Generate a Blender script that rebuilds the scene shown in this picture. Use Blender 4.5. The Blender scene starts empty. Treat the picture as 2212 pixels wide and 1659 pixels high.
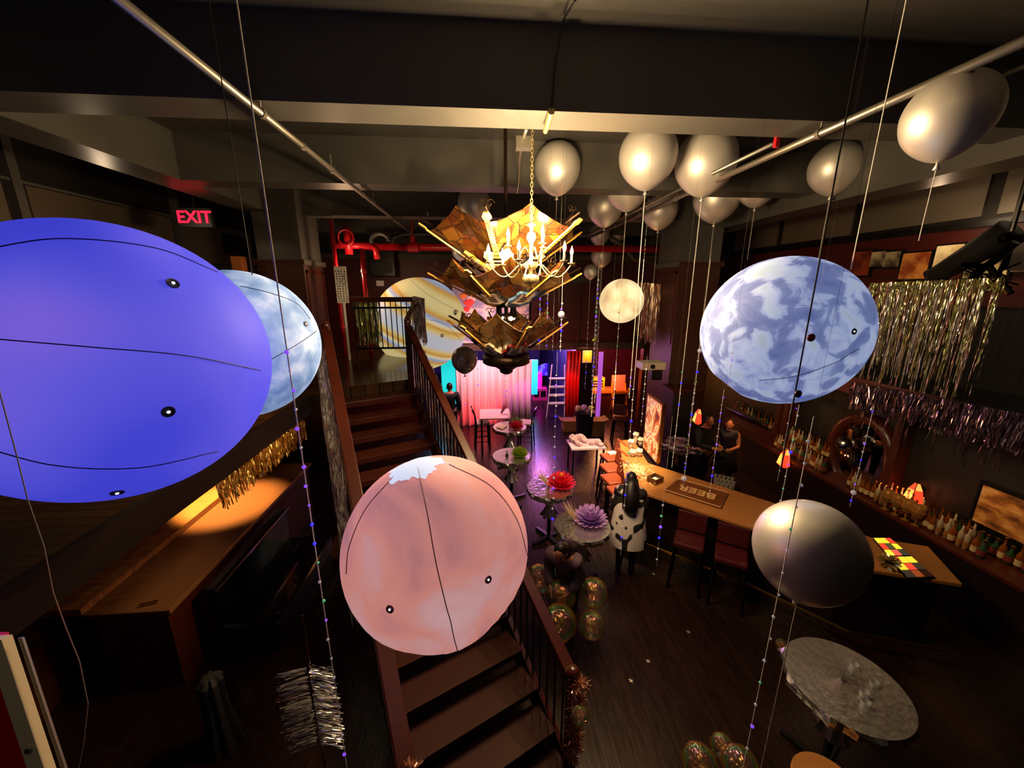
import bpy, bmesh, math, random
from mathutils import Vector, Matrix
V = Vector
random.seed(7)
S = bpy.context.scene
COL = S.collection
# ------------------------------------------------------------------ camera
EYE = V((0, 0, 4.5)); F = 832.0; W_, H_ = 2212, 1659
YAW = math.radians(4.7); PIT = math.radians(14.1)
fw = V((math.sin(YAW)*math.cos(PIT), math.cos(YAW)*math.cos(PIT), -math.sin(PIT)))
rt = V((math.cos(YAW), -math.sin(YAW), 0)); upv = rt.cross(fw)
cd = bpy.data.cameras.new('camera'); cam = bpy.data.objects.new('camera', cd); COL.objects.link(cam)
cd.sensor_width = 36; cd.lens = F/W_*36; cd.clip_start = 0.02; cd.clip_end = 100
M = Matrix((rt, upv, -fw)).transposed().to_4x4(); M.translation = EYE; cam.matrix_world = M
S.camera = cam
w = bpy.data.worlds.new('world'); S.world = w; w.use_nodes = True
w.node_tree.nodes['Background'].inputs[0].default_value = (.6, .5, .45, 1)
w.node_tree.nodes['Background'].inputs[1].default_value = 0.004
S.view_settings.view_transform = 'Standard'; S.view_settings.look = 'None'
S.view_settings.gamma = 1; S.view_settings.exposure = 0.0; S.view_settings.use_curve_mapping = False
try: S.cycles.max_bounces = 6; S.cycles.transparent_max_bounces = 12; S.cycles.sample_clamp_indirect = 3
except Exception: pass

def lamp(kind, name, loc, power, color, size=.05, rot=None, aim=None, spot=60, blend=.5, size_y=None):
    l = bpy.data.lights.new(name, kind); l.energy = power; l.color = color
    if kind == 'AREA':
        l.size = size
        if size_y: l.shape = 'RECTANGLE'; l.size_y = size_y
    else: l.shadow_soft_size = size
    if kind == 'SPOT': l.spot_size = math.radians(spot); l.spot_blend = blend
    o = bpy.data.objects.new(name, l); COL.objects.link(o); o.location = loc
    if aim is not None: o.rotation_euler = (V(aim)-V(loc)).to_track_quat('-Z', 'Y').to_euler()
    return o

# pixel ray helpers: only used to read places off the photograph
def ray(px, py): return fw + rt*((px-W_/2)/F) - upv*((py-H_/2)/F)
def PY(px, py, Y): d = ray(px, py); return EYE + d*(Y/d.y)
def PX(px, py, X): d = ray(px, py); return EYE + d*(X/d.x)
def PZ(px, py, z): d = ray(px, py); return EYE + d*((z-EYE.z)/d.z)
def fit(pts):
    import numpy as np
    A = np.array([list(ray(*p).normalized()) for p in pts])
    n = np.linalg.lstsq(A, np.ones(len(pts)), rcond=None)[0]
    L = float(np.linalg.norm(n)); c = V([float(v) for v in n/L])
    return c, math.sqrt(max(1e-6, 1-1/(L*L)))   # direction, sin(alpha)

# ------------------------------------------------------------------ materials
def rgb(h):
    h = h.lstrip('#'); c = [int(h[i:i+2], 16)/255 for i in (0, 2, 4)]
    return tuple(((x/12.92) if x <= .04045 else ((x+.055)/1.055)**2.4) for x in c)+(1,)
MT = {}
def mat(name, col, rough=.5, metal=0, emit=None, es=0, alpha=1, trans=0, coat=0, ior=1.45, sheen=0):
    if name in MT: return MT[name]
    m = bpy.data.materials.new(name); m.use_nodes = True; MT[name] = m
    b = m.node_tree.nodes['Principled BSDF']
    b.inputs['Base Color'].default_value = rgb(col) if isinstance(col, str) else col
    b.inputs['Roughness'].default_value = rough; b.inputs['Metallic'].default_value = metal
    b.inputs['IOR'].default_value = ior
    if emit is not None:
        b.inputs['Emission Color'].default_value = rgb(emit) if isinstance(emit, str) else emit
        b.inputs['Emission Strength'].default_value = es
    b.inputs['Alpha'].default_value = alpha; b.inputs['Transmission Weight'].default_value = trans
    b.inputs['Coat Weight'].default_value = coat
    return m
def nodes(m): return m.node_tree.nodes, m.node_tree.links, m.node_tree.nodes['Principled BSDF']
def texmat(name, cols, scale=(1, 1, 1), nscale=4, detail=6, rough=.5, metal=0, dist=0, emit=0, kind='noise', bump=0, coords='Object', rot=(0, 0, 0), coat=0, pos=None):
    """noise / wave / voronoi ramp material"""
    if name in MT: return MT[name]
    m = mat(name, cols[0], rough, metal, coat=coat); n, l, b = nodes(m)
    tc = n.new('ShaderNodeTexCoord'); mp = n.new('ShaderNodeMapping'); mp.inputs['Scale'].default_value = scale
    mp.inputs['Rotation'].default_value = rot
    l.new(tc.outputs[coords], mp.inputs[0])
    if kind == 'noise':
        t = n.new('ShaderNodeTexNoise'); t.inputs['Scale'].default_value = nscale; t.inputs['Detail'].default_value = detail
        t.inputs['Distortion'].default_value = dist; out = t.outputs['Fac']
    elif kind == 'wave':
        t = n.new('ShaderNodeTexWave'); t.inputs['Scale'].default_value = nscale; t.inputs['Distortion'].default_value = dist
        t.inputs['Detail'].default_value = detail; out = t.outputs['Fac']
    else:
        t = n.new('ShaderNodeTexVoronoi'); t.inputs['Scale'].default_value = nscale; out = t.outputs['Color']
        sp = n.new('ShaderNodeSeparateColor'); l.new(out, sp.inputs[0]); out = sp.outputs[0]
    l.new(mp.outputs[0], t.inputs['Vector'])
    r = n.new('ShaderNodeValToRGB'); e = r.color_ramp.elements
    k = len(cols); ps = pos or [i/(k-1) for i in range(k)]
    while len(e) < k: e.new(.5)
    for i in range(k): e[i].position = ps[i]; e[i].color = rgb(cols[i])
    l.new(out, r.inputs[0]); l.new(r.outputs[0], b.inputs['Base Color'])
    if emit: l.new(r.outputs[0], b.inputs['Emission Color']); b.inputs['Emission Strength'].default_value = emit
    if bump:
        bp = n.new('ShaderNodeBump'); bp.inputs['Strength'].default_value = bump; bp.inputs['Distance'].default_value = .02
        l.new(t.outputs[0], bp.inputs['Height']); l.new(bp.outputs[0], b.inputs['Normal'])
    return m
def planks(name, c1, c2, cm, width=.12, length=1.4, rough=.3, rotz=0):
    if name in MT: return MT[name]
    m = mat(name, c1, rough); n, l, b = nodes(m)
    tc = n.new('ShaderNodeTexCoord'); mp = n.new('ShaderNodeMapping'); mp.inputs['Rotation'].default_value = (0, 0, rotz)
    l.new(tc.outputs['Object'], mp.inputs[0])
    br = n.new('ShaderNodeTexBrick'); br.inputs['Scale'].default_value = 1; br.inputs['Brick Width'].default_value = length
    br.inputs['Row Height'].default_value = width; br.inputs['Mortar Size'].default_value = .004
    br.inputs['Color1'].default_value = rgb(c1); br.inputs['Color2'].default_value = rgb(c2); br.inputs['Mortar'].default_value = rgb(cm)
    l.new(mp.outputs[0], br.inputs['Vector'])
    no = n.new('ShaderNodeTexNoise'); no.inputs['Scale'].default_value = 3; no.inputs['Detail'].default_value = 8
    mp2 = n.new('ShaderNodeMapping'); mp2.inputs['Scale'].default_value = (1, 12, 1); l.new(mp.outputs[0], mp2.inputs[0]); l.new(mp2.outputs[0], no.inputs['Vector'])
    mx = n.new('ShaderNodeMix'); mx.data_type = 'RGBA'; mx.blend_type = 'MULTIPLY'; mx.inputs['Factor'].default_value = .7
    l.new(br.outputs['Color'], mx.inputs['A']); l.new(no.outputs['Fac'], mx.inputs['B']); l.new(mx.outputs['Result'], b.inputs['Base Color'])
    r2 = n.new('ShaderNodeMapRange'); r2.inputs['To Min'].default_value = rough*.6; r2.inputs['To Max'].default_value = rough*1.5
    l.new(no.outputs['Fac'], r2.inputs['Value']); l.new(r2.outputs[0], b.inputs['Roughness'])
    bp = n.new('ShaderNodeBump'); bp.inputs['Strength'].default_value = .15; bp.inputs['Distance'].default_value = .01
    l.new(no.outputs['Fac'], bp.inputs['Height']); l.new(bp.outputs[0], b.inputs['Normal'])
    return m

# ------------------------------------------------------------------ mesh builder
class MB:
    def __init__(s): s.v = []; s.f = []; s.m = []; s.mi = 0
    def add(s, vs, fs):
        o = len(s.v); s.v += [V(p) for p in vs]; s.f += [tuple(i+o for i in f) for f in fs]; s.m += [s.mi]*len(fs); return s
    def box(s, c, d, R=None):
        c = V(c); h = V(d)/2
        vs = [V((x*h.x, y*h.y, z*h.z)) for x in (-1, 1) for y in (-1, 1) for z in (-1, 1)]
        if R is not None: vs = [R @ p for p in vs]
        return s.add([c+p for p in vs], [(0, 1, 3, 2), (4, 6, 7, 5), (0, 4, 5, 1), (2, 3, 7, 6), (0, 2, 6, 4), (1, 5, 7, 3)])
    def box2(s, a, b): a, b = V(a), V(b); return s.box((a+b)/2, [abs(b[i]-a[i]) for i in range(3)])
    def bar(s, a, b, wd, ht, roll=0):
        a, b = V(a), V(b); d = b-a; L = d.length; q = d.to_track_quat('X', 'Z').to_matrix()
        return s.box((a+b)/2, (L, wd, ht), q)
    def cyl(s, a, b, r0, r1=None, n=16, cap=True):
        a, b = V(a), V(b); r1 = r0 if r1 is None else r1
        q = (b-a).to_track_quat('Z', 'Y').to_matrix(); vs = []
        for p, r in ((a, r0), (b, r1)):
            for i in range(n): t = 2*math.pi*i/n; vs.append(p + q @ V((r*math.cos(t), r*math.sin(t), 0)))
        fs = [(i, (i+1) % n, n+(i+1) % n, n+i) for i in range(n)]
        if cap: fs += [tuple(range(n-1, -1, -1)), tuple(range(n, 2*n))]
        return s.add(vs, fs)
    def tube(s, pts, r, n=8, closed=False):
        pts = [V(p) for p in pts]; rs = r if isinstance(r, (list, tuple)) else [r]*len(pts)
        vs = []; N = len(pts); prev = None
        for i, p in enumerate(pts):
            d = (pts[(i+1) % N]-pts[i-1]) if closed else (pts[min(i+1, N-1)]-pts[max(i-1, 0)])
            if d.length < 1e-9: d = V((0, 0, 1))
            d.normalize()
            if prev is None:
                a = V((0, 0, 1)) if abs(d.z) < .9 else V((1, 0, 0)); x = d.cross(a).normalized()
            else: x = (prev - d*prev.dot(d)).normalized()
            prev = x; y = d.cross(x)
            for k in range(n): t = 2*math.pi*k/n; vs.append(p+(x*math.cos(t)+y*math.sin(t))*rs[i])
        fs = []
        for i in range(N if closed else N-1):
            j = (i+1) % N
            for k in range(n): k2 = (k+1) % n; fs.append((i*n+k, i*n+k2, j*n+k2, j*n+k))
        if not closed: fs += [tuple(range(n-1, -1, -1)), tuple((N-1)*n+k for k in range(n))]
        return s.add(vs, fs)
    def lathe(s, prof, c=(0, 0, 0), n=24, R=None, mod=None):
        c = V(c); vs = []
        for j, (r, z) in enumerate(prof):
            for i in range(n):
                t = 2*math.pi*i/n; rr = r*(mod(t) if mod else 1); p = V((rr*math.cos(t), rr*math.sin(t), z))
                vs.append(c + (R @ p if R is not None else p))
        fs = []
        for j in range(len(prof)-1):
            for i in range(n): k = (i+1) % n; fs.append((j*n+i, j*n+k, (j+1)*n+k, (j+1)*n+i))
        if prof[0][0] > 1e-4: fs.append(tuple(range(n-1, -1, -1)))
        if prof[-1][0] > 1e-4: fs.append(tuple((len(prof)-1)*n+i for i in range(n)))
        return s.add(vs, fs)
    def ball(s, c, r, n=20, m=12, R=None, fn=None):
        r = V((r, r, r)) if not hasattr(r, '__len__') else V(r); vs = []; c = V(c)
        for j in range(m+1):
            ph = math.pi*j/m
            for i in range(n):
                t = 2*math.pi*i/n; p = V((math.sin(ph)*math.cos(t), math.sin(ph)*math.sin(t), math.cos(ph)))
                if fn: p = fn(p)
                p = V((p.x*r.x, p.y*r.y, p.z*r.z)); vs.append(c+(R @ p if R is not None else p))
        fs = []
        for j in range(m):
            for i in range(n):
                k = (i+1) % n; fs.append((j*n+i, (j+1)*n+i, (j+1)*n+k, j*n+k))
        return s.add(vs, fs)
    def poly(s, pts, h):
        """vertical prism: polygon pts (z = underside) raised by h"""
        n = len(pts); vs = [V(p) for p in pts]+[V(p)+V((0, 0, h)) for p in pts]
        return s.add(vs, [tuple(range(n-1, -1, -1)), tuple(range(n, 2*n))]+[(i, (i+1) % n, n+(i+1) % n, n+i) for i in range(n)])
    def slab(s, pts, nrm):
        n = len(pts); nrm = V(nrm); vs = [V(p) for p in pts]+[V(p)+nrm for p in pts]
        return s.add(vs, [tuple(range(n-1, -1, -1)), tuple(range(n, 2*n))]+[(i, (i+1) % n, n+(i+1) % n, n+i) for i in range(n)])
    def build(s, name, mats, parent=None, smooth=False, loc=None, world=True, bevel=0):
        me = bpy.data.meshes.new(name); me.from_pydata([tuple(p) for p in s.v], [], s.f)
        mats = mats if isinstance(mats, (list, tuple)) else [mats]
        for m in mats: me.materials.append(m)
        for p, i in zip(me.polygons, s.m): p.material_index = i; p.use_smooth = smooth
        bm = bmesh.new(); bm.from_mesh(me); bmesh.ops.remove_doubles(bm, verts=bm.verts, dist=1e-5)
        bmesh.ops.recalc_face_normals(bm, faces=bm.faces); bm.to_mesh(me); bm.free()
        o = bpy.data.objects.new(name, me); COL.objects.link(o)
        if loc is not None:
            o.location = loc
            if world: me.transform(Matrix.Translation(-V(loc)))
        if parent is not None:
            o.parent = parent
            if world:
                R = parent
                T = V((0, 0, 0))
                while R is not None: T += R.location; R = R.parent
                me.transform(Matrix.Translation(-T))
        if bevel:
            md = o.modifiers.new('b', 'BEVEL'); md.width = bevel; md.segments = 2; md.limit_method = 'ANGLE'
        return o
def tag(o, label=None, cat=None, group=None, kind=None):
    if label: o['label'] = label
    if cat: o['category'] = cat
    if group: o['group'] = group
    if kind: o['kind'] = kind
    return o
def thing(name, label, cat, loc, group=None, kind=None, rz=0):
    o = bpy.data.objects.new(name, None); COL.objects.link(o); o.location = loc; o.empty_display_size = .1; o.rotation_euler.z = rz
    return tag(o, label, cat, group, kind)
def struct(name, mb, m, **k): o = mb.build(name, m, **k); o['kind'] = 'structure'; return o
def dup(root, loc, label=None, group=None, rz=None, sc=None):
    def cp(o, par):
        c = o.copy(); COL.objects.link(c)
        if par is not None: c.parent = par
        for ch in o.children: cp(ch, c)
        return c
    r = cp(root, None); r.location = loc
    if rz is not None: r.rotation_euler.z = rz
    if sc is not None: r.scale = (sc, sc, sc)
    if label: r['label'] = label
    if group: r['group'] = group
    return r
def rnd(a, b): return random.uniform(a, b)
RX = lambda a: Matrix.Rotation(a, 3, 'X')
RY = lambda a: Matrix.Rotation(a, 3, 'Y')
RZ = lambda a: Matrix.Rotation(a, 3, 'Z')

# colours
M_ceil = texmat('ceiling_paint', ['#3d3b38', '#474440'], nscale=2, rough=.45)
M_beam = texmat('beam_paint', ['#45433f', '#514e48'], nscale=1.5, rough=.4)
M_floor = planks('dark_floor_boards', '#2c1811', '#23130c', '#0a0503', .11, 1.6, .26, math.pi/2)
M_land = planks('landing_boards', '#4a3018', '#3c2614', '#120a06', .1, 1.2, .16)
M_maroon = texmat('maroon_paint', ['#3c100c', '#48150f'], nscale=2, rough=.45)
M_black = mat('black_paint', '#0b0a0a', .4)
M_dark = texmat('dark_wall', ['#141110', '#1b1712'], nscale=3, rough=.5)
M_wood = texmat('red_brown_wood', ['#260c07', '#44190c', '#2e1008'], scale=(2, 2, 14), nscale=2, rough=.32, dist=1)
M_wood2 = texmat('tread_wood', ['#220b05', '#3a150a', '#290f06'], scale=(3, 18, 3), nscale=2, rough=.55, dist=.6); M_wood2.node_tree.nodes['Principled BSDF'].inputs['Specular IOR Level'].default_value = .2
M_barw = texmat('bar_top_wood', ['#8a5528', '#a8713c', '#80481f'], scale=(2, 8, 2), nscale=2, rough=.28, dist=.8)
M_steel = mat('galvanised_steel', '#9a9488', .38, .85)
M_red = mat('red_pipe_paint', '#b3121f', .35)
M_silver = mat('silver_balloon_latex', '#ece6dc', .45, .65, coat=.5)
M_grey = mat('dark_silver_latex', '#9a948a', .38, .6, coat=.4)
M_brass = mat('cream_brass', '#c9b27a', .3, .75)
M_chrome = mat('chrome', '#d8d8d8', .12, 1)
M_tin = mat('silver_tinsel', '#f4f0ea', .25, .85)
M_ting = mat('gold_tinsel', '#f0c060', .3, .8)
M_tinr = mat('rose_gold_tinsel', '#f0b898', .3, .75)
M_foil = texmat('crinkled_foil', ['#d0d0cc', '#f0efec'], nscale=16, rough=.2, metal=.93, kind='noise', bump=.55)
M_white = mat('white_cord', '#e8e2d6', .6)
M_paper = mat('white_paper', '#efe8dc', .7)
M_blk = mat('black_plastic', '#0c0c0d', .3)
M_vinyl = mat('black_vinyl', '#0a0a0c', .12, coat=.6)
M_leather = mat('tan_leather', '#8a3d20', .35)
M_oxred = mat('dark_red_leather', '#3d0f12', .35)
M_skin = mat('skin_warm', '#b87a55', .5)
M_hair = mat('black_hair', '#0c0807', .45)
M_gold = mat('gold_metal', '#c79a45', .25, 1)
M_glass = mat('bottle_glass', '#c0b090', .05, 0, trans=.8)
M_amber = mat('amber_glass', '#9a5418', .08, 0, trans=.5)
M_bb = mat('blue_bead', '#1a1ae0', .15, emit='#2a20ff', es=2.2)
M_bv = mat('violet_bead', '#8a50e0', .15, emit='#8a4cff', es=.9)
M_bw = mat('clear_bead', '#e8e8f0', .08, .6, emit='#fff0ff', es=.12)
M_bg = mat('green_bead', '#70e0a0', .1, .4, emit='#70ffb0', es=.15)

# ------------------------------------------------------------------ large lights
WARM = (1, .66, .33)
lamp('SPOT', 'bar_downlight', (2.9, 6.8, 3.6), 900, (1, .72, .36), .06, aim=(2.55, 7.0, 1), spot=62, blend=.8)
lamp('SPOT', 'bar_downlight_far', (3.1, 7.9, 2.7), 260, (1, .74, .42), .06, aim=(2.5, 8.2, 1), spot=90, blend=.8)
lamp('POINT', 'bar_glow', (5.6, 6.2, 2.5), 9, (1, .5, .22), .1)
lamp('SPOT', 'floor_warm', (1.9, 4.3, 5.7), 210, (1, .6, .3), .15, aim=(1.8, 5.2, 0), spot=70, blend=1)
lamp('SPOT', 'floor_streak', (2.6, 4.4, 5.6), 170, (1, .5, .22), .1, aim=(1.55, 3.75, 0), spot=34, blend=1)  # added spot for the warm floor streak and the clear balloons
lamp('SPOT', 'curtain_red', (.2, 11.2, .35), 100, (1, .08, .1), .1, aim=(-.2, 12.6, .6), spot=110, blend=1)
lamp('AREA', 'curtain_pink', (.2, 10.6, 3.6), 120, (1, .42, .5), .5, aim=(0, 12.6, 1.2))
lamp('POINT', 'party_room_violet', (1.9, 15, 2.3), 420, (.42, .2, 1), .2)
lamp('POINT', 'party_room_magenta', (2.2, 13.2, 2.4), 160, (1, .25, .85), .2)
lamp('POINT', 'party_room_teal', (-1.5, 14.4, 2.2), 40, (.3, .6, 1), .2)
lamp('SPOT', 'curtain_magenta', (1.9, 11.0, 2.2), 90, (1, .1, .8), .1, aim=(1.2, 12.3, .8), spot=45, blend=1)
lamp('SPOT', 'aisle_orange', (5.6, 7.3, 2.7), 70, (1, .4, .12), .08, aim=(5.7, 7.2, 0), spot=60, blend=.5)
lamp('POINT', 'stage_room_orange', (4.4, 12.8, 1.6), 110, (1, .36, .06), .15)
lamp('POINT', 'stage_room_pink', (4.8, 14.6, 2.5), 90, (1, .2, .4), .15)
lamp('SPOT', 'booth_lamp', (-4.25, 5.9, 2.45), 620, (1, .6, .22), .05, aim=(-4.1, 5.95, 1.0), spot=66, blend=.6)
lamp('POINT', 'landing_lamp', (-2.75, 9.0, 4.9), 34, (1, .62, .34), .08)
lamp('POINT', 'side_gallery_lamp', (7.4, 6.2, 5.6), 12, (1, .66, .4), .06)
lamp('POINT', 'left_gallery_lamp', (-5.2, 6.4, 5.6), 7, (1, .72, .45), .08)
lamp('SPOT', 'stair_tinsel_fill', (-3.3, 3.4, 5.8), 170, (1, .8, .55), .08, aim=(-2.1, 5.2, 3.0), spot=40, blend=.9)  # added fill that brightens the tinsel on the left stair rail
lamp('POINT', 'camera_side_fill', (1.6, 1.6, 6.3), 2, (1, .68, .42), .1)  # added fill near the camera, not a fixture of the room
# ================================================================== the room
ZC = 6.58                                   # ceiling
mb = MB().box2((-6.7, -1.2, -.2), (9.2, 21, 0)); struct('floor', mb, M_floor)
mb = MB().box2((-6.7, -1.2, ZC), (9.2, 13, ZC+.15)); struct('ceiling', mb, M_ceil)
mb = MB().box2((-6.7, 12.9, 3.3), (9.2, 21, 3.45)); struct('ceiling_party_room', mb, M_dark)
n_trim = [0]
def trim(mb, m, **k): n_trim[0] += 1; return struct('trim_%d' % n_trim[0], mb, m, **k)
for y0, y1 in ((.7, 1.1), (3.72, 4.12), (6.3, 6.7), (8.95, 9.35), (11.5, 11.9)):
    trim(MB().box2((-4.15, y0, 5.96), (5.4, y1, ZC)), M_beam)
trim(MB().box2((-4.65, -1.2, 5.96), (-4.15, 12.5, ZC)), M_beam)
trim(MB().box2((5.4, -1.2, 5.77), (5.95, 12.5, ZC)), M_beam)
def column(x0, x1, y0, y1):
    b = MB(); b.box2((x0, y0, 0), (x1, y1, 4.95)); b.mi = 1
    b.box2((x0-.05, y0-.05, 4.95), (x1+.05, y1+.05, 5.05)); b.box2((x0+.02, y0+.02, 5.05), (x1-.02, y1-.02, ZC))
    b.mi = 2
    for s in (x0, x1):
        k = -1 if s == x0 else 1
        for a, c in ((y0+.08, y1-.08),):
            b.box2((s, a, 3.2), (s+k*.02, a+.06, 4.85)); b.box2((s, c-.06, 3.2), (s+k*.02, c, 4.85))
            b.box2((s, a, 4.79), (s+k*.02, c, 4.85))
    for i in range(40):
        x = x0-.05+(x1-x0+.1)*i/40; b.box2((x, y0-.062, 4.955), (x+.012, y0-.05, 5.045))
    return b
trim(column(-4.5, -3.6, 8.6, 9.65), [mat('column_brown', '#3c2016', .45), M_beam, M_wood])
trim(column(4.45, 5.4, 8.6, 9.75), [mat('column_brown', '#3c2016', .45), M_beam, M_wood])
# walls
b = MB().box2((-6.7, -1.2, 0), (-6.5, 21, ZC)); b.mi = 1
for y0, y1 in ((.5, 3.2), (3.5, 6.3), (6.6, 9.3), (9.6, 12.2)):
    b.box2((-6.5, y0, 5.05), (-6.46, y1, 5.92))
b.mi = 2; b.box2((-6.5, -1, 5.93), (-6.43, 12.5, 5.97)); b.box2((-6.5, -1, 4.95), (-6.44, 12.5, 5.03))
for y in (3.35, 6.45, 9.45): b.box2((-6.5, y-.06, 2.95), (-6.4, y+.06, ZC))
struct('wall_left', b, [M_dark, texmat('gallery_panel', ['#4a4034', '#564a3c'], nscale=2), M_beam])
b = MB().box2((8.2, -1.2, 0), (8.4, 13, ZC)); b.mi = 1
for y0, y1 in ((1.5, 3.6), (3.8, 5.9), (6.1, 8.2), (8.4, 10.4), (10.6, 12.4)): b.box2((8.16, y0, 5.62), (8.2, y1, 6.25))
b.mi = 2; b.box2((8.12, -1, 5.45), (8.2, 12.5, 5.55)); b.mi = 3; b.box2((8.17, -1, 4.2), (8.2, 12.5, 5.45))
struct('wall_right', b, [M_dark, texmat('gallery_panel_grey', ['#5a5348', '#635b4e'], nscale=2), M_black, M_maroon])
struct('wall_bar', MB().box2((7.0, -1.2, 0), (7.15, 12.5, 2.75)), M_dark)
struct('wall_booth', MB().box2((-4.9, -1.2, 0), (-4.75, 9.5, 2.75)), texmat('booth_wood', ['#3a180a', '#50240f'], scale=(1, 1, 8), nscale=2, rough=.45))
# back wall with two openings below the lintel
b = MB(); b.box2((-6.5, 12.5, 2.66), (8.2, 12.75, 5.33)); b.box2((-6.5, 12.5, 0), (-2.1, 12.75, 2.66)); b.box2((5.5, 12.5, 0), (8.2, 12.75, 2.66))
b.mi = 1; b.box2((-6.5, 12.5, 5.45), (8.2, 12.75, ZC)); b.mi = 2; b.box2((-6.5, 12.42, 5.33), (8.2, 12.75, 5.47)); b.box2((-2.1, 12.42, 2.5), (5.5, 12.75, 2.72))
b.mi = 0
for x in (1.9, 2.5, 3.15, 3.7): b.box2((x, 12.44, 2.72), (x+.07, 12.5, 5.33))
struct('wall_back', b, [M_maroon, M_dark, texmat('brown_moulding', ['#3a3020', '#4a3d28'], nscale=3)])
b = MB().box2((3.12, 12.3, 0), (3.72, 12.8, 2.6)); b.mi = 1; b.box2((3.05, 12.24, 2.52), (3.8, 12.84, 2.62))
trim(b, [M_black, M_maroon])
b = MB().box2((-6.5, 20.6, 0), (8.2, 20.8, 3.4)); struct('wall_party_room', b, mat('violet_paint', '#3a3560', .6))
struct('wall_party_divider', MB().box2((3.2, 12.8, 0), (3.35, 20.6, 3.3)), mat('navy_paint', '#1d1a3a', .6))
struct('wall_stage_room', MB().box2((3.4, 16.5, 0), (8.2, 16.65, 3.3)), mat('stage_room_red_paint', '#5a1420', .5))
# upper floors
struct('floor_gallery_left', MB().box2((-6.5, -1.2, 2.73), (-2.53, 5.6, 2.95)), M_land)
c4 = [PZ(727, 842, 2.95), PZ(882, 815, 2.95)]
# stair frame
UPD = V((-.438, .899, 0)); RGT = V((.899, .438, 0)); TOP = V((-1.78, 6.36, 2.95)); WS = .62; FL = .045
TL, TR = TOP-RGT*WS, TOP+RGT*WS
struct('floor_landing', MB().poly([(TL.x, TL.y, 2.75), (TR.x, TR.y, 2.75), (TR.x-.1, 8.55, 2.75), (-3.55, 8.7, 2.75), (-3.7, 5.6, 2.75), (-2.53, 5.6, 2.75)], .2), M_land)
struct('floor_landing_back', MB().box2((-6.5, 8.62, 2.75), (TR.x-.1, 10.4, 2.94)), M_land)
struct('floor_gallery_right', MB().box2((6.45, -1.2, 2.75), (8.2, 12.5, 2.95)), M_dark)
# skirting & gallery edge mouldings
trim(MB().box2((-2.55, -1.2, 2.7), (-2.5, 5.6, 2.97)), mat('edge_board', '#150a07', .4))
trim(MB().box2((6.4, -1.2, 2.7), (6.46, 12.4, 3.0)), M_maroon)

# ================================================================== staircase
st = thing('staircase', 'open-riser red-brown wooden staircase climbing from the bar floor to the landing', 'staircase', TOP-V((0, 0, 2.95)))
NR = 16; RISE = 2.95/NR; RUN = .305
for i in range(1, NR):
    c = TOP - UPD*(RUN*i-.11) - V((0, 0, RISE*i+.02)); R = Matrix((RGT, UPD, V((0, 0, 1)))).transposed()
    fx = FL*RUN*i; c = c-RGT*fx/2; b = MB().box(c, (2*WS-.06+fx, .30, .045), R); b.box(c-UPD*.15-V((0, 0, .01)), (2*WS-.06+fx, .03, .07), R)
    b.build('tread', M_wood2, st)
def stair_pt(side, s, dz): return TOP + RGT*(side*WS-(FL*max(0, s) if side < 0 else 0)) - UPD*(s) + V((0, 0, -s*RISE/RUN+dz))
for sd in (-1, 1):
    MB().bar(stair_pt(sd, -.05, -.2), stair_pt(sd, 4.7, -.2), .05, .3).build('stringer', M_wood, st)
    MB().bar(stair_pt(sd, .05, .95), stair_pt(sd, 4.5, .95), .13 if sd < 0 else .11, .07).build('handrail', M_wood, st, bevel=.01)
    for s in (.05, 4.5):
        p = stair_pt(sd, s, 0); b = MB().box2((p.x-.05, p.y-.05, p.z-.2), (p.x+.05, p.y+.05, p.z+1.0)); b.ball((p.x, p.y, p.z+1.02), .06, 12, 8)
        b.build('newel_post', M_wood, st, smooth=False)
    for k in range(1, 36 if sd > 0 else 24):
        s = .05+4.45*k/(36 if sd > 0 else 24); a = stair_pt(sd, s, -.05); MB().cyl(a, a+V((0, 0, .98)), .011, n=6).build('baluster', M_black, st)

# landing rail facing the camera
rl = thing('landing_railing', 'black metal bar railing across the far side of the landing', 'railing', (-2.6, 8.5, 2.95))
xa, xb = PY(766, 700, 8.5).x, PY(903, 700, 8.5).x
MB().box2((xa-.03, 8.46, 4.2), (xb+.03, 8.56, 4.3)).build('top_rail', M_wood, rl)
MB().box2((xa, 8.48, 4.06), (xb, 8.52, 4.1)).build('upper_bar', M_black, rl)
MB().box2((xa, 8.48, 3.2), (xb, 8.52, 3.24)).build('bottom_rail', M_black, rl)
for i in range(13):
    x = xa+(xb-xa)*i/12; MB().box2((x-.009, 8.49, 2.95 if i in (0, 12) else 3.22), (x+.009, 8.51, 4.2)).build('rail_bar', M_black, rl)
MB().bar((xb, 8.5, 4.25), (TR.x-.02, TR.y+.1, 3.93), .09, .07).build('side_rail', M_wood, rl)

# ================================================================== tinsel
def strands(mbx, a, b, n, L0, L1, seg=10, wd=.009, sway=.02, jit=.02, down=V((0, 0, -1)), bunch=0, gs=.22):
    a, b = V(a), V(b)
    for i in range(n):
        t = random.random()
        if bunch: t = (round(t*bunch)+random.gauss(0, gs))/bunch
        p = a.lerp(b, t)+V((rnd(-jit, jit), rnd(-jit, jit), rnd(-.01, .01))); L = rnd(L0, L1)
        px = rnd(0, 6.3); vs = []; q = rnd(0, 6.3)
        for k in range(seg+1):
            s = k/seg; o = p+down*L*s+V((math.sin(px+s*4)*sway, math.cos(px*1.3+s*5)*sway, 0))
            q += rnd(-1.1, 1.1); d = V((math.cos(q), math.sin(q), rnd(-.5, .5)))*wd*.5; vs += [o-d, o+d]
        mbx.add(vs, [(2*k, 2*k+1, 2*k+3, 2*k+2) for k in range(seg)])
    return mbx
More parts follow.
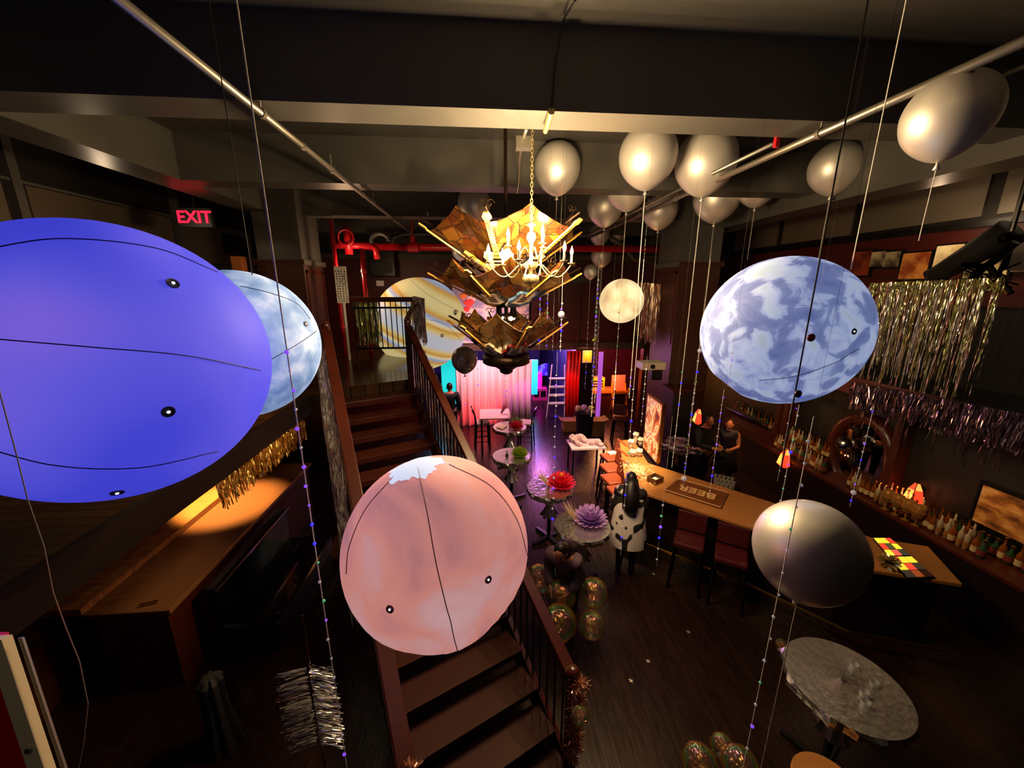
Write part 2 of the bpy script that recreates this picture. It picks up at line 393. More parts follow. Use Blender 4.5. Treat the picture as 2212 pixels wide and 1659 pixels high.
def tinsel(name, label, a, b, n, L0, L1, m, loc=None, group=None, **k):
    o = strands(MB(), a, b, n, L0, L1, **k).build(name, m, loc=loc or a); return tag(o, label, 'tinsel', group)
p0, p1 = PX(1885, 612, 6.42), PX(2165, 600, 6.42)
tin_c = thing('tinsel_curtain', 'long loose tinsel fringe curtain hanging in front of the right gallery opening', 'tinsel', p0)
mixt = [mat('green_gold_tinsel', '#d8dc9a', .25, .9), M_tin, mat('pale_pink_tinsel', '#f0ccb4', .25, .9)]
MB().tube([PX(1870, 600, 6.42), PX(1980, 606, 6.42), PX(2200, 598, 6.42)], .008, 6).build('cord', M_black, tin_c)
strands(MB(), p0, p1, 150, .1, .2, wd=.016, seg=4).build('top_fringe', mixt[0], tin_c)
for i, (n_, m_) in enumerate(((120, mixt[0]), (110, mixt[1]), (80, mixt[2]))):
    strands(MB(), p0, p1, n_, .6, 1.8, wd=.009, bunch=9+i, seg=26, sway=.008, gs=.13).build('strand_bundle', m_, tin_c)
pa, pb, pc = PX(1842, 826, 6.38), PX(2030, 862, 6.38), PX(2260, 905, 6.38)
b = MB(); strands(b, pa, pb, 330, .3, .48, wd=.016, seg=5, sway=.01); strands(b, pb, pc, 420, .34, .5, wd=.018, seg=5, sway=.01)
for q_ in range(1): strands(b, pa, pc, 70, .5, .9, wd=.008, bunch=7)
tag(b.build('tinsel_garland', mat('lilac_silver_tinsel', '#b4a6ae', .2, 1), loc=pa), 'dense short silver fringe running along the lower edge of the right gallery', 'tinsel')
tinsel('tinsel_curtain', 'gold and pink tinsel curtain hanging beside the round yellow-white moon balloon', PY(1386, 610, 9.4), PY(1424, 614, 9.4), 110, .8, 1.5, mixt[2], bunch=5, wd=.016)
tinsel('tinsel_curtain', 'silver tinsel hanging behind the bars of the landing railing', PY(768, 645, 8.62), PY(815, 645, 8.62), 120, .8, 1.02, mixt[0], wd=.016)
b = MB(); pA = PY(893, 640, 8.3); pB = PY(914, 645, 7.9); strands(b, pA, pB, 150, .6, .95, wd=.02)
tag(b.build('tinsel_curtain', M_tin, loc=pA), 'thick silver tinsel draped over the right corner of the landing railing', 'tinsel')
b = MB()
for k in range(60):
    s = .1+k*.055; p = stair_pt(1, s, .9)+RGT*.06; strands(b, p, p+V((.02, .02, 0)), 7, .5, .95, wd=.013, seg=7)
tag(b.build('tinsel_curtain', M_tin, loc=stair_pt(1, .1, .9)), 'silver tinsel fringe draped along the outside of the right stair handrail', 'tinsel')
b = MB()
for k in range(60):
    s = .1+k*.045; p = stair_pt(-1, s, .9)-RGT*rnd(.08, .14); strands(b, p, p-RGT*(.03+.02*s), 9, .5, 1.35, wd=.012, seg=9)
tag(b.build('tinsel_curtain', M_tin, loc=stair_pt(-1, .15, .9)), 'silver-gold tinsel streaming down outside the left stair handrail', 'tinsel')
def burst(c, r, n, mbx, wd=.006):
    for i in range(n):
        d = V((random.gauss(0, 1), random.gauss(0, 1), random.gauss(0, 1))).normalized(); e = d.orthogonal().normalized()*wd
        e.rotate(Matrix.Rotation(rnd(0, 3), 3, d)); mbx.add([c-e, c+e, c+d*r*rnd(.7, 1)+e, c+d*r*rnd(.7, 1)-e], [(0, 1, 2, 3)])
for side, s0, s1, lab in ((1, 4.5, 4.95, 'rose-gold tinsel boa wound down the lower end of the right stair rail'), (-1, 4.4, 4.95, 'rose-gold tinsel boa wound down the lower end of the left stair rail')):
    b = MB(); g = 34
    for k in range(g):
        s = s0+(s1-s0)*k/g; c = stair_pt(side, min(s, 4.5), .95)-V((0, 0, max(0, s-4.5)*1.9))+UPD*(-.06)+V((math.cos(k*1.1)*.03, 0, math.sin(k*1.1)*.04)); burst(c, .075 if k else .1, 60, b, .0035)
    tag(b.build('tinsel_boa', M_tinr, loc=stair_pt(side, s0, .9)), lab, 'tinsel')
# gold fringe under the left gallery edge
b = MB(); strands(b, (-2.5, 3.5, 2.69), (-2.5, 5.35, 2.69), 420, .16, .3, wd=.012, seg=5)
tag(b.build('tinsel_fringe', M_ting, loc=(-2.5, 3, 2.68)), 'gold foil fringe hanging under the left gallery edge above the booth counter', 'tinsel')

# ================================================================== planets
def hit(c, R, px, py):
    d = ray(px, py).normalized(); oc = EYE-c; b_ = oc.dot(d); q = b_*b_-(oc.dot(oc)-R*R)
    return EYE+d*(-b_-math.sqrt(q)) if q > 0 else EYE+d*(-b_)
def planet(name, label, pts, R, m, seams=(), plugs=(), clamps=(), seam_m=None, top=None, cm=None):
    d, sa = fit(pts); c = EYE+d*(R/sa)
    o = thing(name, label, 'inflatable planet', c)
    def fn(p):
        for (cx, cy, k) in clamps:
            e = hit(c, R, cx, cy)-c; e.normalize(); dd = p.dot(e)
            if dd > k: p = p-e*(dd-k)*.85
        return p
    b = MB().ball((0, 0, 0), R, 72, 44, fn=fn); b.build('skin', m, o, smooth=True, world=False)
    sm = seam_m or mat('seam_dark', '#2a2030', .6)
    for s in seams:
        P = []
        for i in range(len(s)-1):
            g = lambda j: s[j] if 0 <= j < len(s) else ((2*s[0][0]-s[1][0], 2*s[0][1]-s[1][1]) if j < 0 else (2*s[-1][0]-s[-2][0], 2*s[-1][1]-s[-2][1]))
            for k in range(10):
                t = k/10; xy = [.5*(2*g(i)[a]+(g(i+1)[a]-g(i-1)[a])*t+(2*g(i-1)[a]-5*g(i)[a]+4*g(i+1)[a]-g(i+2)[a])*t*t+(3*g(i)[a]-g(i-1)[a]-3*g(i+1)[a]+g(i+2)[a])*t**3) for a in (0, 1)]
                P.append(hit(c, R, *xy))
        P.append(hit(c, R, *s[-1])); out = []
        for q in P:
            e = (q-c).normalized(); f = fn(e); out.append(c+f*R*1.002)
        MB().tube(out, .0022*max(1, R/.6), 5).build('seam', sm, o)
    for (px, py) in plugs:
        q = hit(c, R, px, py); e = (q-c).normalized(); e2 = fn(e); R3 = e.to_track_quat('Z', 'Y').to_matrix(); q = c+e2*R
        r0 = R*.035
        b = MB(); b.lathe([(r0*.35, .004), (r0, .006), (r0*1.05, .001)], q, 20, R3); b.mi = 1; b.ball(q+e*.006, (r0*.3, r0*.3, .004), 10, 6, R3)
        b.build('air_valve', [sm, mat('valve_white', '#ffffff', .3, emit='#ffffff', es=1)], o)
    if top is not None:
        q = hit(c, R, *top); MB().cyl(q, (q.x, q.y, ZC), .0035, n=6)  .build('cord', cm or M_white, o)
    return o, c
def planet_mat(name, cols, nscale, es, pos=None, dist=0, scale=(1, 1, 1), kind='noise', rot=(0, 0, 0), detail=8):
    m = texmat(name, cols, scale, nscale, detail, .68, 0, dist, es, kind, rot=rot, pos=pos); m.node_tree.nodes['Principled BSDF'].inputs['Specular IOR Level'].default_value = .35; return m
m_nep = planet_mat('neptune_skin', ['#3438c4', '#4042ce', '#5a54d6', '#9068d8'], 1.1, .95, [.3, .5, .62, .8], detail=1)  # violet ramp end stands in for outside lamp glow on the skin
planet('neptune_balloon', 'huge deep-blue inflatable planet at the left edge above the gallery', [(567, 790), (100, 478), (130, 1087), (505, 590), (460, 1010)], .6, m_nep,
       seams=[[(-60, 728), (200, 750), (400, 768), (563, 800)], [(-40, 540), (130, 516), (330, 535), (470, 588)], [(-40, 965), (120, 1005), (300, 1010), (470, 975)]],
       plugs=[(373, 613), (363, 889), (253, 1063)], seam_m=mat('navy_seam', '#0c0848', .6))
m_moon = planet_mat('moon_skin', ['#5c80ba', '#7898cc', '#94b0de', '#bccdf0'], 5.5, .64, [.34, .46, .56, .66], dist=.3)
planet('moon_balloon', 'pale blue cratered moon balloon half hidden behind the big blue one', [(687, 745), (545, 594), (640, 628), (655, 850), (560, 897)], .5, m_moon,
       seams=[[(520, 618), (580, 632), (640, 655), (670, 690)], [(470, 830), (560, 790), (640, 745), (684, 715)]], plugs=[(660, 700)], top=(545, 594), cm=M_black)
m_mars = planet_mat('mars_skin', ['#a56f76', '#cf8684', '#dc8f84', '#d79c9c', '#dcb4b8'], 1.7, .72, [.3, .43, .5, .58, .75], dist=.7)
mars, cm = planet('mars_balloon', 'salmon pink inflatable planet with white polar cap floating over the stairs', [(746, 1190), (1142, 1180), (945, 985), (800, 1040), (1085, 1045), (790, 1370)], .46, m_mars,
       seams=[[(903, 1010), (925, 1120), (945, 1230), (990, 1414)], [(850, 1030), (790, 1100), (755, 1180), (748, 1240)], [(970, 1003), (1060, 1050), (1115, 1120), (1139, 1200)]],
       plugs=[(843, 1315), (1058, 1256)], clamps=[(1075, 1330, .86), (900, 1400, .88), (785, 1335, .94)], seam_m=mat('mars_seam', '#6a2c34', .6))
# polar cap print
cap = hit(cm, .46, 895, 1005)-cm; cap.normalize(); b = MB(); tx = (rt-cap*rt.dot(cap)).normalized(); R3 = Matrix((tx, cap.cross(tx), cap)).transposed(); N = 60; vs = [cm+cap*.4615]
for rr in (.05, .09, .125):
    for i in range(N):
        t = 6.2832*i/N; r_ = rr*(1+(.1*math.sin(5*t)+.07*math.sin(11*t+1)+.06*math.sin(23*t) if rr > .11 else 0))
        z = math.sqrt(.4615**2-r_**2); vs.append(cm+R3 @ V((r_*math.cos(t)*1.05, r_*math.sin(t)*1.0, math.sqrt(max(0, .462**2-(r_*math.cos(t)*1.05)**2-(r_*math.sin(t)*1.0)**2)))))
fs = [(0, 1+i, 1+(i+1) % N) for i in range(N)]+[(1+k*N+i, 1+(k+1)*N+i, 1+(k+1)*N+(i+1) % N, 1+k*N+(i+1) % N) for k in (0, 1) for i in range(N)]
b.add(vs, fs); b.build('polar_cap', mat('polar_white', '#b9c6e0', .5, emit='#c4d4f4', es=.75), mars, smooth=True)
m_jup = planet_mat('jupiter_skin', ['#c9cdd8', '#e2c478', '#cf9a3c', '#efe0b4', '#98b0d8', '#cf9c40', '#e4d090'], .21, .62, [.05, .2, .36, .5, .64, .8, .95], dist=1.6, kind='wave', rot=(0, math.radians(-28), 0), detail=3)
mt = m_jup.node_tree
for nd in mt.nodes:
    if nd.type == 'TEX_WAVE': nd.bands_direction = 'Z'; nd.inputs['Distortion'].default_value = 1.2; nd.inputs['Detail Scale'].default_value = .8
planet('jupiter_balloon', 'yellow, cream and blue striped planet balloon behind the landing railing', [(918, 597), (1010, 690), (955, 796), (826, 640), (985, 745)], 1.12, m_jup,
       seams=[[(850, 610), (900, 680), (960, 700), (1000, 740)], [(880, 600), (930, 640), (1005, 680)]], plugs=[(955, 725)], seam_m=mat('tan_seam', '#a88a50', .6))
m_mer = planet_mat('mercury_skin', ['#c9a878', '#e6cf9c', '#f6e8b4', '#fbf0c4'], 3.0, .95, [.3, .45, .58, .75], dist=.4)
planet('mercury_balloon', 'small warm cream cratered planet balloon beside the tinsel in front of the back wall', [(1294, 650), (1392, 650), (1342, 603), (1342, 697)], .48, m_mer,
       seams=[[(1334, 609), (1333, 630), (1333, 658)], [(1338, 606), (1370, 620), (1388, 645)]], plugs=[(1336, 675)], seam_m=mat('tan_seam', '#a88a50', .6), top=(1342, 604))
m_ear = planet_mat('earth_skin', ['#6474b0', '#7482b8', '#7e8cc0', '#9eaedc', '#b4c2e8', '#a8bcc8'], 5.5, .66, [.32, .44, .485, .515, .6, .72], dist=.7)
earth, ce = planet('earth_balloon', 'large blue and white clouded planet balloon on the right with a black cable across it', [(1517, 725), (1883, 700), (1690, 549), (1690, 877), (1575, 600), (1820, 840), (1575, 835)], .58, m_ear,
       seams=[[(1640, 822), (1720, 812), (1800, 785), (1868, 755)]], plugs=[(1853, 717)], clamps=[(1870, 740, .93), (1560, 840, .97)], top=(1838, 582))

# ================================================================== party balloons and hanging cords
def zat(X, Y, py):
    D = X*math.sin(YAW)+Y*math.cos(YAW); v = (py-H_/2)/F
    r = (-math.sin(PIT)-v*math.cos(PIT))/(math.cos(PIT)-v*math.sin(PIT)); return 4.5+D*r
BEADS = {}
def bead_mesh():
    for k, m, r in (('blue', M_bb, 1), ('violet', M_bv, .9), ('clear', M_bw, .8), ('green', M_bg, .8), ('crystal', M_bw, 2.6)):
        b = MB().ball((0, 0, 0), .016*r, 12, 8); me = b.build('tmp', m, smooth=True); BEADS[k] = me.data; bpy.data.objects.remove(me)
    b = MB()
    for i in range(10):
        a = math.pi*i/5; r = .045 if i % 2 == 0 else .018; b.v.append(V((r*math.cos(a), 0, r*math.sin(a))))
    b.v += [V((0, -.008, 0)), V((0, .008, 0))]; 
    for i in range(10): b.f += [(i, (i+1) % 10, 10), ((i+1) % 10, i, 11)]; b.m += [0, 0]
    me = b.build('tmp', mat('foil_star', '#c8e070', .25, .9)); BEADS['star'] = me.data; bpy.data.objects.remove(me)
bead_mesh()
def put_beads(par, X, Y, y0, y1, n, kinds='ccvccbccvcg', size=1, seq=None):
    nm = {'c': 'clear', 'b': 'blue', 'v': 'violet', 'g': 'green', 's': 'star', 'o': 'crystal'}
    for i in range(n):
        t = (i+.5)/n; k = seq[i % len(seq)] if seq else random.choice(kinds); k = nm[k]
        o = bpy.data.objects.new('star_bead' if k == 'star' else 'bead', BEADS[k]); COL.objects.link(o)
        sd = size*rnd(.75, 1.2); o.scale = (sd, sd, sd); o.parent = par
        o.location = V((X+rnd(-.006, .006), Y, zat(X, Y, y0+(y1-y0)*t)))-par.location
def garland(label, px, py, Y, ytop, ybot, by0, by1, n, size=1, kinds='ccvccbccvcg', seq=None, r=.0028, ceil=False, bow=0, group=None, m=None):
    p = PY(px, py, Y); X = p.x; zt = ZC if ceil else zat(X, Y, ytop); zb = zat(X, Y, ybot)
    o = thing('bead_garland', label, 'bead garland', (X, Y, zt), group)
    P = [V((X+bow*math.sin(math.pi*i/16), Y, zt+(zb-zt)*i/16)) for i in range(17)]
    MB().tube(P, r, 5).build('cord', m or M_white, o)
    if not ceil: MB().cyl((X, Y, zt), (X, Y, ZC), .0006, n=4).build('hanging_line', mat('clear_line', '#4a4440', .3), o)
    put_beads(o, X, Y, by0, by1, n, kinds, size, seq); return o
def balloon(label, pts, Rr=None, m=None, ybot=None, beads=None, group='silver party balloons', name='silver_balloon', tilt=0, bsize=1, rw=.003, tmul=None):
    d, sa = fit(pts)
    if Rr is None:                       # floats up against the ceiling
        t = (ZC-.01-EYE.z)/(d.z+sa*1.0); Rr = t*sa
    t = Rr/sa; c = EYE+d*t
    o = thing(name, label, 'balloon', c, group)
    def fn(p):
        z = p.z
        if z < 0:
            k = 1-.22*z*z*z*z-.05*z*z; return V((p.x*k, p.y*k, z*1.18))
        return p
    MB().ball((0, 0, 0), Rr, 40, 28, fn=fn).build('skin', m or M_silver, o, smooth=True, world=False)
    zk = -Rr*1.18
    MB().lathe([(Rr*.05, zk+.012), (Rr*.03, zk-.012), (Rr*.085, zk-.045), (Rr*.06, zk-.05)], (0, 0, 0), 12).build('knot', m or M_silver, o, smooth=True, world=False)
    if ybot:
        X, Y = c.x, c.y; zb = zat(X, Y, ybot); MB().cyl((X, Y, c.z+zk-.02), (X, Y, zb), rw, n=5).build('ribbon', M_white, o)
        if beads: put_beads(o, X, Y, beads[0], beads[1], beads[2], size=bsize)
    return o, c
def P4(l, r, t, b_, cx=None):
    cx = cx or (l+r)/2; cy = t+(r-l)/2; return [(l, cy), (r, cy), (cx, t), ((l+r)/2+(r-l)*.354, cy-(r-l)*.354), ((l+r)/2-(r-l)*.354, cy-(r-l)*.354)]
bl = [
 (P4(1156, 1255, 303, 0), 'silver balloon touching the ceiling just right of the chandelier chain', dict(ybot=760, beads=(680, 755, 6))),
 (P4(1341, 1468, 262, 0), 'silver balloon with its top hidden by the first ceiling beam, left of the pair', dict(ybot=860, beads=(790, 860, 4), rw=.005)),
 (P4(1311, 1408, 345, 0), 'silver balloon directly below and left of the beam-hidden silver balloon', dict(ybot=880, beads=(700, 870, 9))),
 (P4(1462, 1600, 272, 0), 'silver balloon with its top hidden by the ceiling beam, right above the twin pipes', dict(ybot=1010, beads=(770, 1000, 10), rw=.005)),
 (P4(1500, 1606, 370, 0), 'silver balloon hanging just under the twin pipes before the right column', dict(ybot=1050, beads=(820, 1040, 14))),
 (P4(1594, 1688, 352, 0), 'darker small silver balloon tucked behind the one under the twin pipes', dict(ybot=560)),
 (P4(1748, 1872, 303, 0), 'silver balloon floating alone above the large blue and white planet', dict(ybot=1040, beads=(620, 1030, 16))),
]
for pts, lab, k in bl: balloon(lab, pts, **k)
balloon('biggest silver balloon high in the upper right corner against the dark ceiling', [(1942, 250), (2180, 240), (2090, 172), (2000, 322), (1965, 200), (2130, 300)], Rr=.255, ybot=520)
for pts, lab, k in (
 (P4(988, 1059, 400, 0), 'silver balloon left of the chandelier, top cut by the second ceiling beam', dict(Rr=.34, ybot=930, beads=(755, 925, 10))),
 (P4(1270, 1348, 402, 0), 'silver balloon right of the chandelier, top cut by the second ceiling beam', dict(Rr=.36, ybot=870, beads=(700, 865, 11))),
 (P4(1388, 1467, 410, 0), 'silver balloon directly behind the thin end of the twin pipes, nearest the right column', dict(Rr=.36, ybot=700)),
 (P4(1274, 1318, 482, 0), 'left one of two small far silver balloons below the twin pipes', dict(Rr=.28, ybot=830, beads=(690, 830, 12))),
 (P4(1312, 1354, 478, 0), 'right one of two small far silver balloons below the twin pipes', dict(Rr=.28, ybot=640)),
 (P4(1277, 1323, 528, 0), 'far silver balloon half hidden behind the red pipe, right of the chandelier', dict(Rr=.3, ybot=800, beads=(720, 800, 5))),
 (P4(976, 1010, 525, 0), 'far silver balloon half hidden behind the red pipe, left of the chandelier', dict(Rr=.19, ybot=880, beads=(690, 880, 16))),
 (P4(1261, 1291, 571, 0), 'tiny silver balloon before the maroon back wall', dict(Rr=.17, ybot=840, beads=(690, 835, 12))),
 (P4(975, 1031, 748, 0), 'dark grey balloon hanging in front of the pink curtain', dict(Rr=.22, m=M_grey)),
): balloon(lab, pts, **k)
balloon('large low silver balloon hovering in front of the right end of the bar', [(1627, 1170), (1882, 1215), (1752, 1077), (1655, 1105), (1850, 1130), (1665, 1260)], Rr=.26, m=M_silver, ybot=1700, rw=.0025)

garland('bead cord hanging in front of the moon balloon down to the left foreground', 600, 620, 1.9, 0, 1659, 740, 1650, 22, size=.62, ceil=True, r=.0032)
garland('bead cord crossing the large low silver balloon down to the bottom edge', 1722, 1080, 1.35, 900, 1659, 930, 1640, 15, size=.5, r=.0022)
garland('bead string with large beads above the red paper flower', 1197, 1000, 4.6, 760, 1135, 800, 1132, 15, size=1.05, seq='cvccbcccbc', r=.0012)
garland('bead string of four big beads below the middle of the bar top', 1431, 1100, 4.2, 900, 1225, 1080, 1220, 6, size=1.2, seq='cgvbcc', r=.0015)
garland('beaded cord reaching the person in the spotted coat', 1372, 800, 4.8, 560, 1200, 830, 1195, 16, size=1.0, seq='cccbccgcvcb')
garland('bead cord ending at the lower edge of the bar, with a star and crystal ball', 1506, 800, 5.4, 560, 1050, 700, 1045, 15, size=1, seq='cbocbsccbvcs')
garland('bead cord hanging beside the two bartenders from the blue and white planet', 1556, 900, 5.2, 840, 1075, 850, 1070, 13, size=.95, seq='vcvbccv')
garland('bead cord with green star below the blue and white planet', 1716, 930, 3.4, 875, 1100, 885, 1095, 8, size=.8, seq='csgbvcg')
garland('bead cord in front of the oval mirror ending in a pale crystal', 1868, 960, 4.2, 875, 1095, 880, 1090, 12, size=.85, seq='bcgcvcbccvo')
garland('bead string over the lower left of the blue and white planet', 1583, 760, 2.6, 715, 835, 725, 830, 7, size=.35, kinds='cv', r=.0008)
garland('bead string over the middle of the blue and white planet', 1745, 760, 2.5, 560, 900, 670, 895, 9, size=.42, kinds='cbv', r=.0008)
garland('thick sparkling bead strand with a yellow star beside the black pillar', 1285, 740, 7.4, 560, 900, 600, 895, 30, size=1.5, seq='ccvcbccgvccccsc', r=.012, m=M_tin)
garland('faint bead string in front of the right half of the pink curtain', 1093, 830, 7.0, 790, 875, 795, 872, 7, size=.8, kinds='cv', r=.001)
garland('short bead string dangling left of the two long ones right of the stained glass lamp', 1166, 690, 5.4, 560, 755, 640, 752, 10, size=.9)
garland('short bead string hanging beside the lower stained glass tier', 1182, 690, 5.5, 600, 755, 630, 752, 12, size=.9)
garland('bead string with a crystal ball right of the stained glass lamp', 1213, 680, 5.0, 590, 760, 650, 755, 9, size=1, seq='cvocvbcc')
garland('bead string ending near the poster on the bar', 1391, 850, 6.6, 770, 920, 790, 918, 8, size=1)
# black cable crossing the large planet with its two round tags
cx = PY(1760, 620, 2.35); cx.z = ZC; o = thing('hanging_cable', 'black cable hanging across the blue and white planet with two round discs', 'cable', (cx.x, cx.y, ZC))
MB().cyl((cx.x, cx.y, ZC), (cx.x, cx.y, zat(cx.x, cx.y, 1010)), .0048, n=8).build('wire', M_black, o)
for py, c_, dx in ((729, '#a82018', .03), (850, '#4a3440', .012)):
    z = zat(cx.x, cx.y, py); b = MB().cyl((cx.x+dx, cx.y-.008, z), (cx.x+dx, cx.y-.016, z), .026, n=20); b.build('disc', mat('disc_'+c_[1:], c_, .3), o)
# ================================================================== pipes and ceiling fittings
def clamp(x, y, z, r, m, par):
    b = MB().cyl((x, y-.02, z), (x, y+.02, z), r*1.35, n=14); b.cyl((x, y, z+r), (x, y, min(ZC, z+.16)), r*.3, n=6); b.build('hanger', m, par)
p = thing('steel_pipe', 'single galvanised pipe running along the left ceiling toward the back', 'pipe', (-1.75, .5, 5.88))
MB().cyl((-1.75, .45, 5.88), (-1.75, 11.4, 5.88), .03, n=14).build('pipe_run', M_steel, p, smooth=True)
for y in (3.75, 5.3, 7.2, 9.0, 10.9): clamp(-1.75, y, 5.88, .03, M_steel, p)
for y in (2.2, 4.5, 6.6): MB().cyl((-1.75, y-.03, 5.88), (-1.75, y+.03, 5.88), .037, n=12).build('coupling', M_steel, p)
p = thing('steel_pipe', 'thicker of two parallel pipes running along the right ceiling', 'pipe', (3.15, .5, 5.87))
MB().cyl((3.15, -.3, 5.87), (3.15, 11.6, 5.87), .034, n=14).build('pipe_run', M_steel, p, smooth=True)
for y in (3.75, 6.4, 7.9, 9.2): clamp(3.15, y, 5.87, .034, M_steel, p)
p = thing('steel_pipe', 'thin pipe hung just above the thicker right ceiling pipe, behind the first beam', 'pipe', (3.08, 4.1, 5.97))
MB().cyl((3.04, 4.2, 5.93), (3.04, 11.6, 5.93), .022, n=10).build('pipe_run', M_steel, p, smooth=True)
b = MB().box2((3.02, 4.14, 5.88), (3.06, 4.18, 6.02)); b.build('red_clamp', M_red, p)
p = thing('steel_pipe', 'faint thin conduit high in the dark upper right ceiling', 'pipe', (4.4, 1.2, 6.4))
MB().cyl((4.6, .8, 6.3), (4.6, 3.7, 6.3), .018, n=10).build('pipe_run', M_steel, p, smooth=True)
p = thing('sprinkler_pipe', 'red sprinkler pipe crossing the room before the back wall', 'pipe', (0, 10.6, 5.45))
zr = zat(0, 10.4, 535)
MB().cyl((PY(780, 535, 10.4).x, 10.4, zr), (PY(1425, 540, 10.4).x, 10.4, zr), .085, n=16).build('pipe_run', M_red, p, smooth=True)
xc = PY(893, 535, 10.4).x; b = MB().cyl((xc-.13, 10.4, zr), (xc+.13, 10.4, zr), .12, n=16); b.cyl((xc, 10.4, zr), (xc, 10.4, zr+.25), .07); b.cyl((xc, 10.4, zr+.2), (xc, 10.4, ZC), .02, n=8); b.build('tee_fitting', M_red, p)
for px, lab in ((713, 'left one of two red riser pipes beside the left column'), (772, 'right one of two red riser pipes beside the left column')):
    q = PY(px+15, 600, 9.0 if px < 740 else 8.9); o = thing('riser_pipe', lab, 'pipe', (q.x, q.y, 2.95))
    b = MB().cyl((q.x, q.y, 2.95), (q.x, q.y, 5.9 if px < 740 else 5.3), .045, n=14); b.build('pipe_run', M_red, o, smooth=True)
    for z in (3.6, 4.8): MB().cyl((q.x, q.y, z), (q.x, q.y, z+.06), .06, n=12).build('collar', M_red, o)
q = PY(752, 520, 9.6); o = thing('sprinkler_valve', 'red sprinkler valve with wheel and elbows beside the left column', 'valve', q)
b = MB(); b.cyl(q+V((-.3, 0, -.1)), q+V((.5, 0, -.1)), .08, n=14); b.cyl(q+V((0, 0, -.3)), q+V((0, 0, .3)), .09, n=14); b.tube([q+V((.5, 0, -.1)), q+V((.6, 0, -.18)), q+V((.62, 0, -.4))], .07, 10); b.build('valve_body', M_red, o, smooth=True)
MB().tube([q+V((.17*math.cos(a*.5236), -.14, .17*math.sin(a*.5236)+.05)) for a in range(12)], .018, 6, closed=True).build('hand_wheel', M_red, o)
b = MB(); b.tube([q+V((.72+.2*math.cos(a*.5), -.02, .16*math.sin(a*.5))) for a in range(0, 8)], .05, 8); b.build('white_elbow', M_beam, o)
# air duct with rounded corners near back wall
o = tag(MB().tube([PY(845, 530, 11.3), PY(850, 512, 11.3), PY(870, 505, 11.3), PY(1000, 504, 11.3), PY(1280, 508, 11.3), PY(1320, 512, 11.3), PY(1345, 530, 11.3), PY(1370, 560, 11.3), PY(1425, 568, 11.3)], .055, 8).build('air_hose', M_beam, loc=PY(1000, 504, 11.3), smooth=True), 'pale curved pipe with rounded bends under the rear ceiling', 'pipe')
# conduit and box by the chandelier chain
o = thing('electrical_conduit', 'thin conduit with junction box on the beam left of the chandelier chain', 'conduit', PY(1130, 300, 4.5))
b = MB(); b.tube([PY(1137, 278, 4.6), PY(1128, 305, 5.0), PY(1122, 345, 5.8), PY(1120, 400, 6.3), PY(1117, 418, 6.3)], .022, 8); b.build('conduit_pipe', M_steel, o, smooth=True)
q = PY(1131, 306, 4.9); MB().box2((q.x-.09, q.y-.06, q.z-.08), (q.x+.09, q.y+.06, q.z+.04)).build('junction_box', M_steel, o)
o = thing('ceiling_conduit', 'short dark conduit ending in a brass fitting at the edge of the first ceiling beam', 'conduit', (PY(1185, 262, 3.8).x, 3.8, 5.9))
b = MB(); b.tube([PY(1243, 0, 3.2), PY(1217, 42, 3.6), (PY(1200, 120, 3.69).x, 3.69, 6.3), (PY(1192, 240, 3.69).x, 3.69, 5.97)], .008, 8); b.build('conduit_pipe', M_black, o)
MB().cyl(PY(1191, 240, 3.7), PY(1178, 284, 4.0), .03, .022).build('brass_fitting', M_brass, o)
# EXIT sign
q = PY(420, 470, 7.4); o = thing('exit_sign', 'small lit red EXIT sign hanging before the left gallery wall', 'sign', q)
MB().box2((q.x-.26, q.y, q.z-.15), (q.x+.26, q.y+.08, q.z+.15)).build('housing', M_black, o)
MB().cyl((q.x, q.y+.04, q.z+.15), (q.x, q.y+.04, ZC), .012, n=8).build('stem', M_black, o)
def text(name, s, size, m, par, loc, rot, ext=.004, align='CENTER', bold=0):
    c = bpy.data.curves.new(name, 'FONT'); c.body = s; c.size = size; c.extrude = ext; c.align_x = align; c.align_y = 'CENTER'; c.offset = bold
    c.materials.append(m); t0 = bpy.data.objects.new(name, c); COL.objects.link(t0); me = bpy.data.meshes.new_from_object(t0.evaluated_get(bpy.context.evaluated_depsgraph_get())); bpy.data.objects.remove(t0); t = bpy.data.objects.new(name, me); COL.objects.link(t); t.parent = par
    t.location = V(loc)-par.location; t.rotation_euler = rot; return t
text('lettering', 'EXIT', .27, mat('exit_red', '#ff1030', .4, emit='#ff1030', es=3), o, (q.x, q.y-.006, q.z), (math.pi/2, 0, 0), bold=.004)
# gallery fittings on the left wall
q = PX(510, 530, -6.42); o = tag(MB().box2((-6.46, q.y-.5, q.z-.25), (-6.4, q.y+.5, q.z+.25)).build('wall_grille', M_black, loc=q), 'dark rectangular vent grille on the left gallery wall right of the EXIT sign', 'vent')
q = PY(518, 578, 8.2); tag(MB().box2((q.x-.09, q.y-.09, 2.95), (q.x+.09, q.y+.09, q.z+.2)).build('wooden_post', mat('orange_wood', '#a05a24', .5), loc=q), 'short orange wooden post above the blue planet before the gallery', 'post')
q = PY(737, 610, 8.55); b = MB().box2((q.x-.12, q.y, q.z-.42), (q.x+.12, q.y+.02, q.z+.32)); b.box2((q.x-.02, q.y+.02, 2.95), (q.x+.02, q.y+.05, q.z)); b.mi = 1
for i in range(4):
    for k in range(13): b.ball((q.x-.08+.053*i+rnd(-.01, .01), q.y-.004, q.z-.38+.05*k), (.012, .006, .016), 8, 5)
tag(b.build('notice_board', [M_paper, M_blk], loc=q), 'narrow white notice board with rows of dark spots on the left column', 'board')
q = PY(828, 575, 12.2); o = thing('wall_speaker', 'black box speaker mounted high on the back wall left of the striped planet', 'speaker', q)
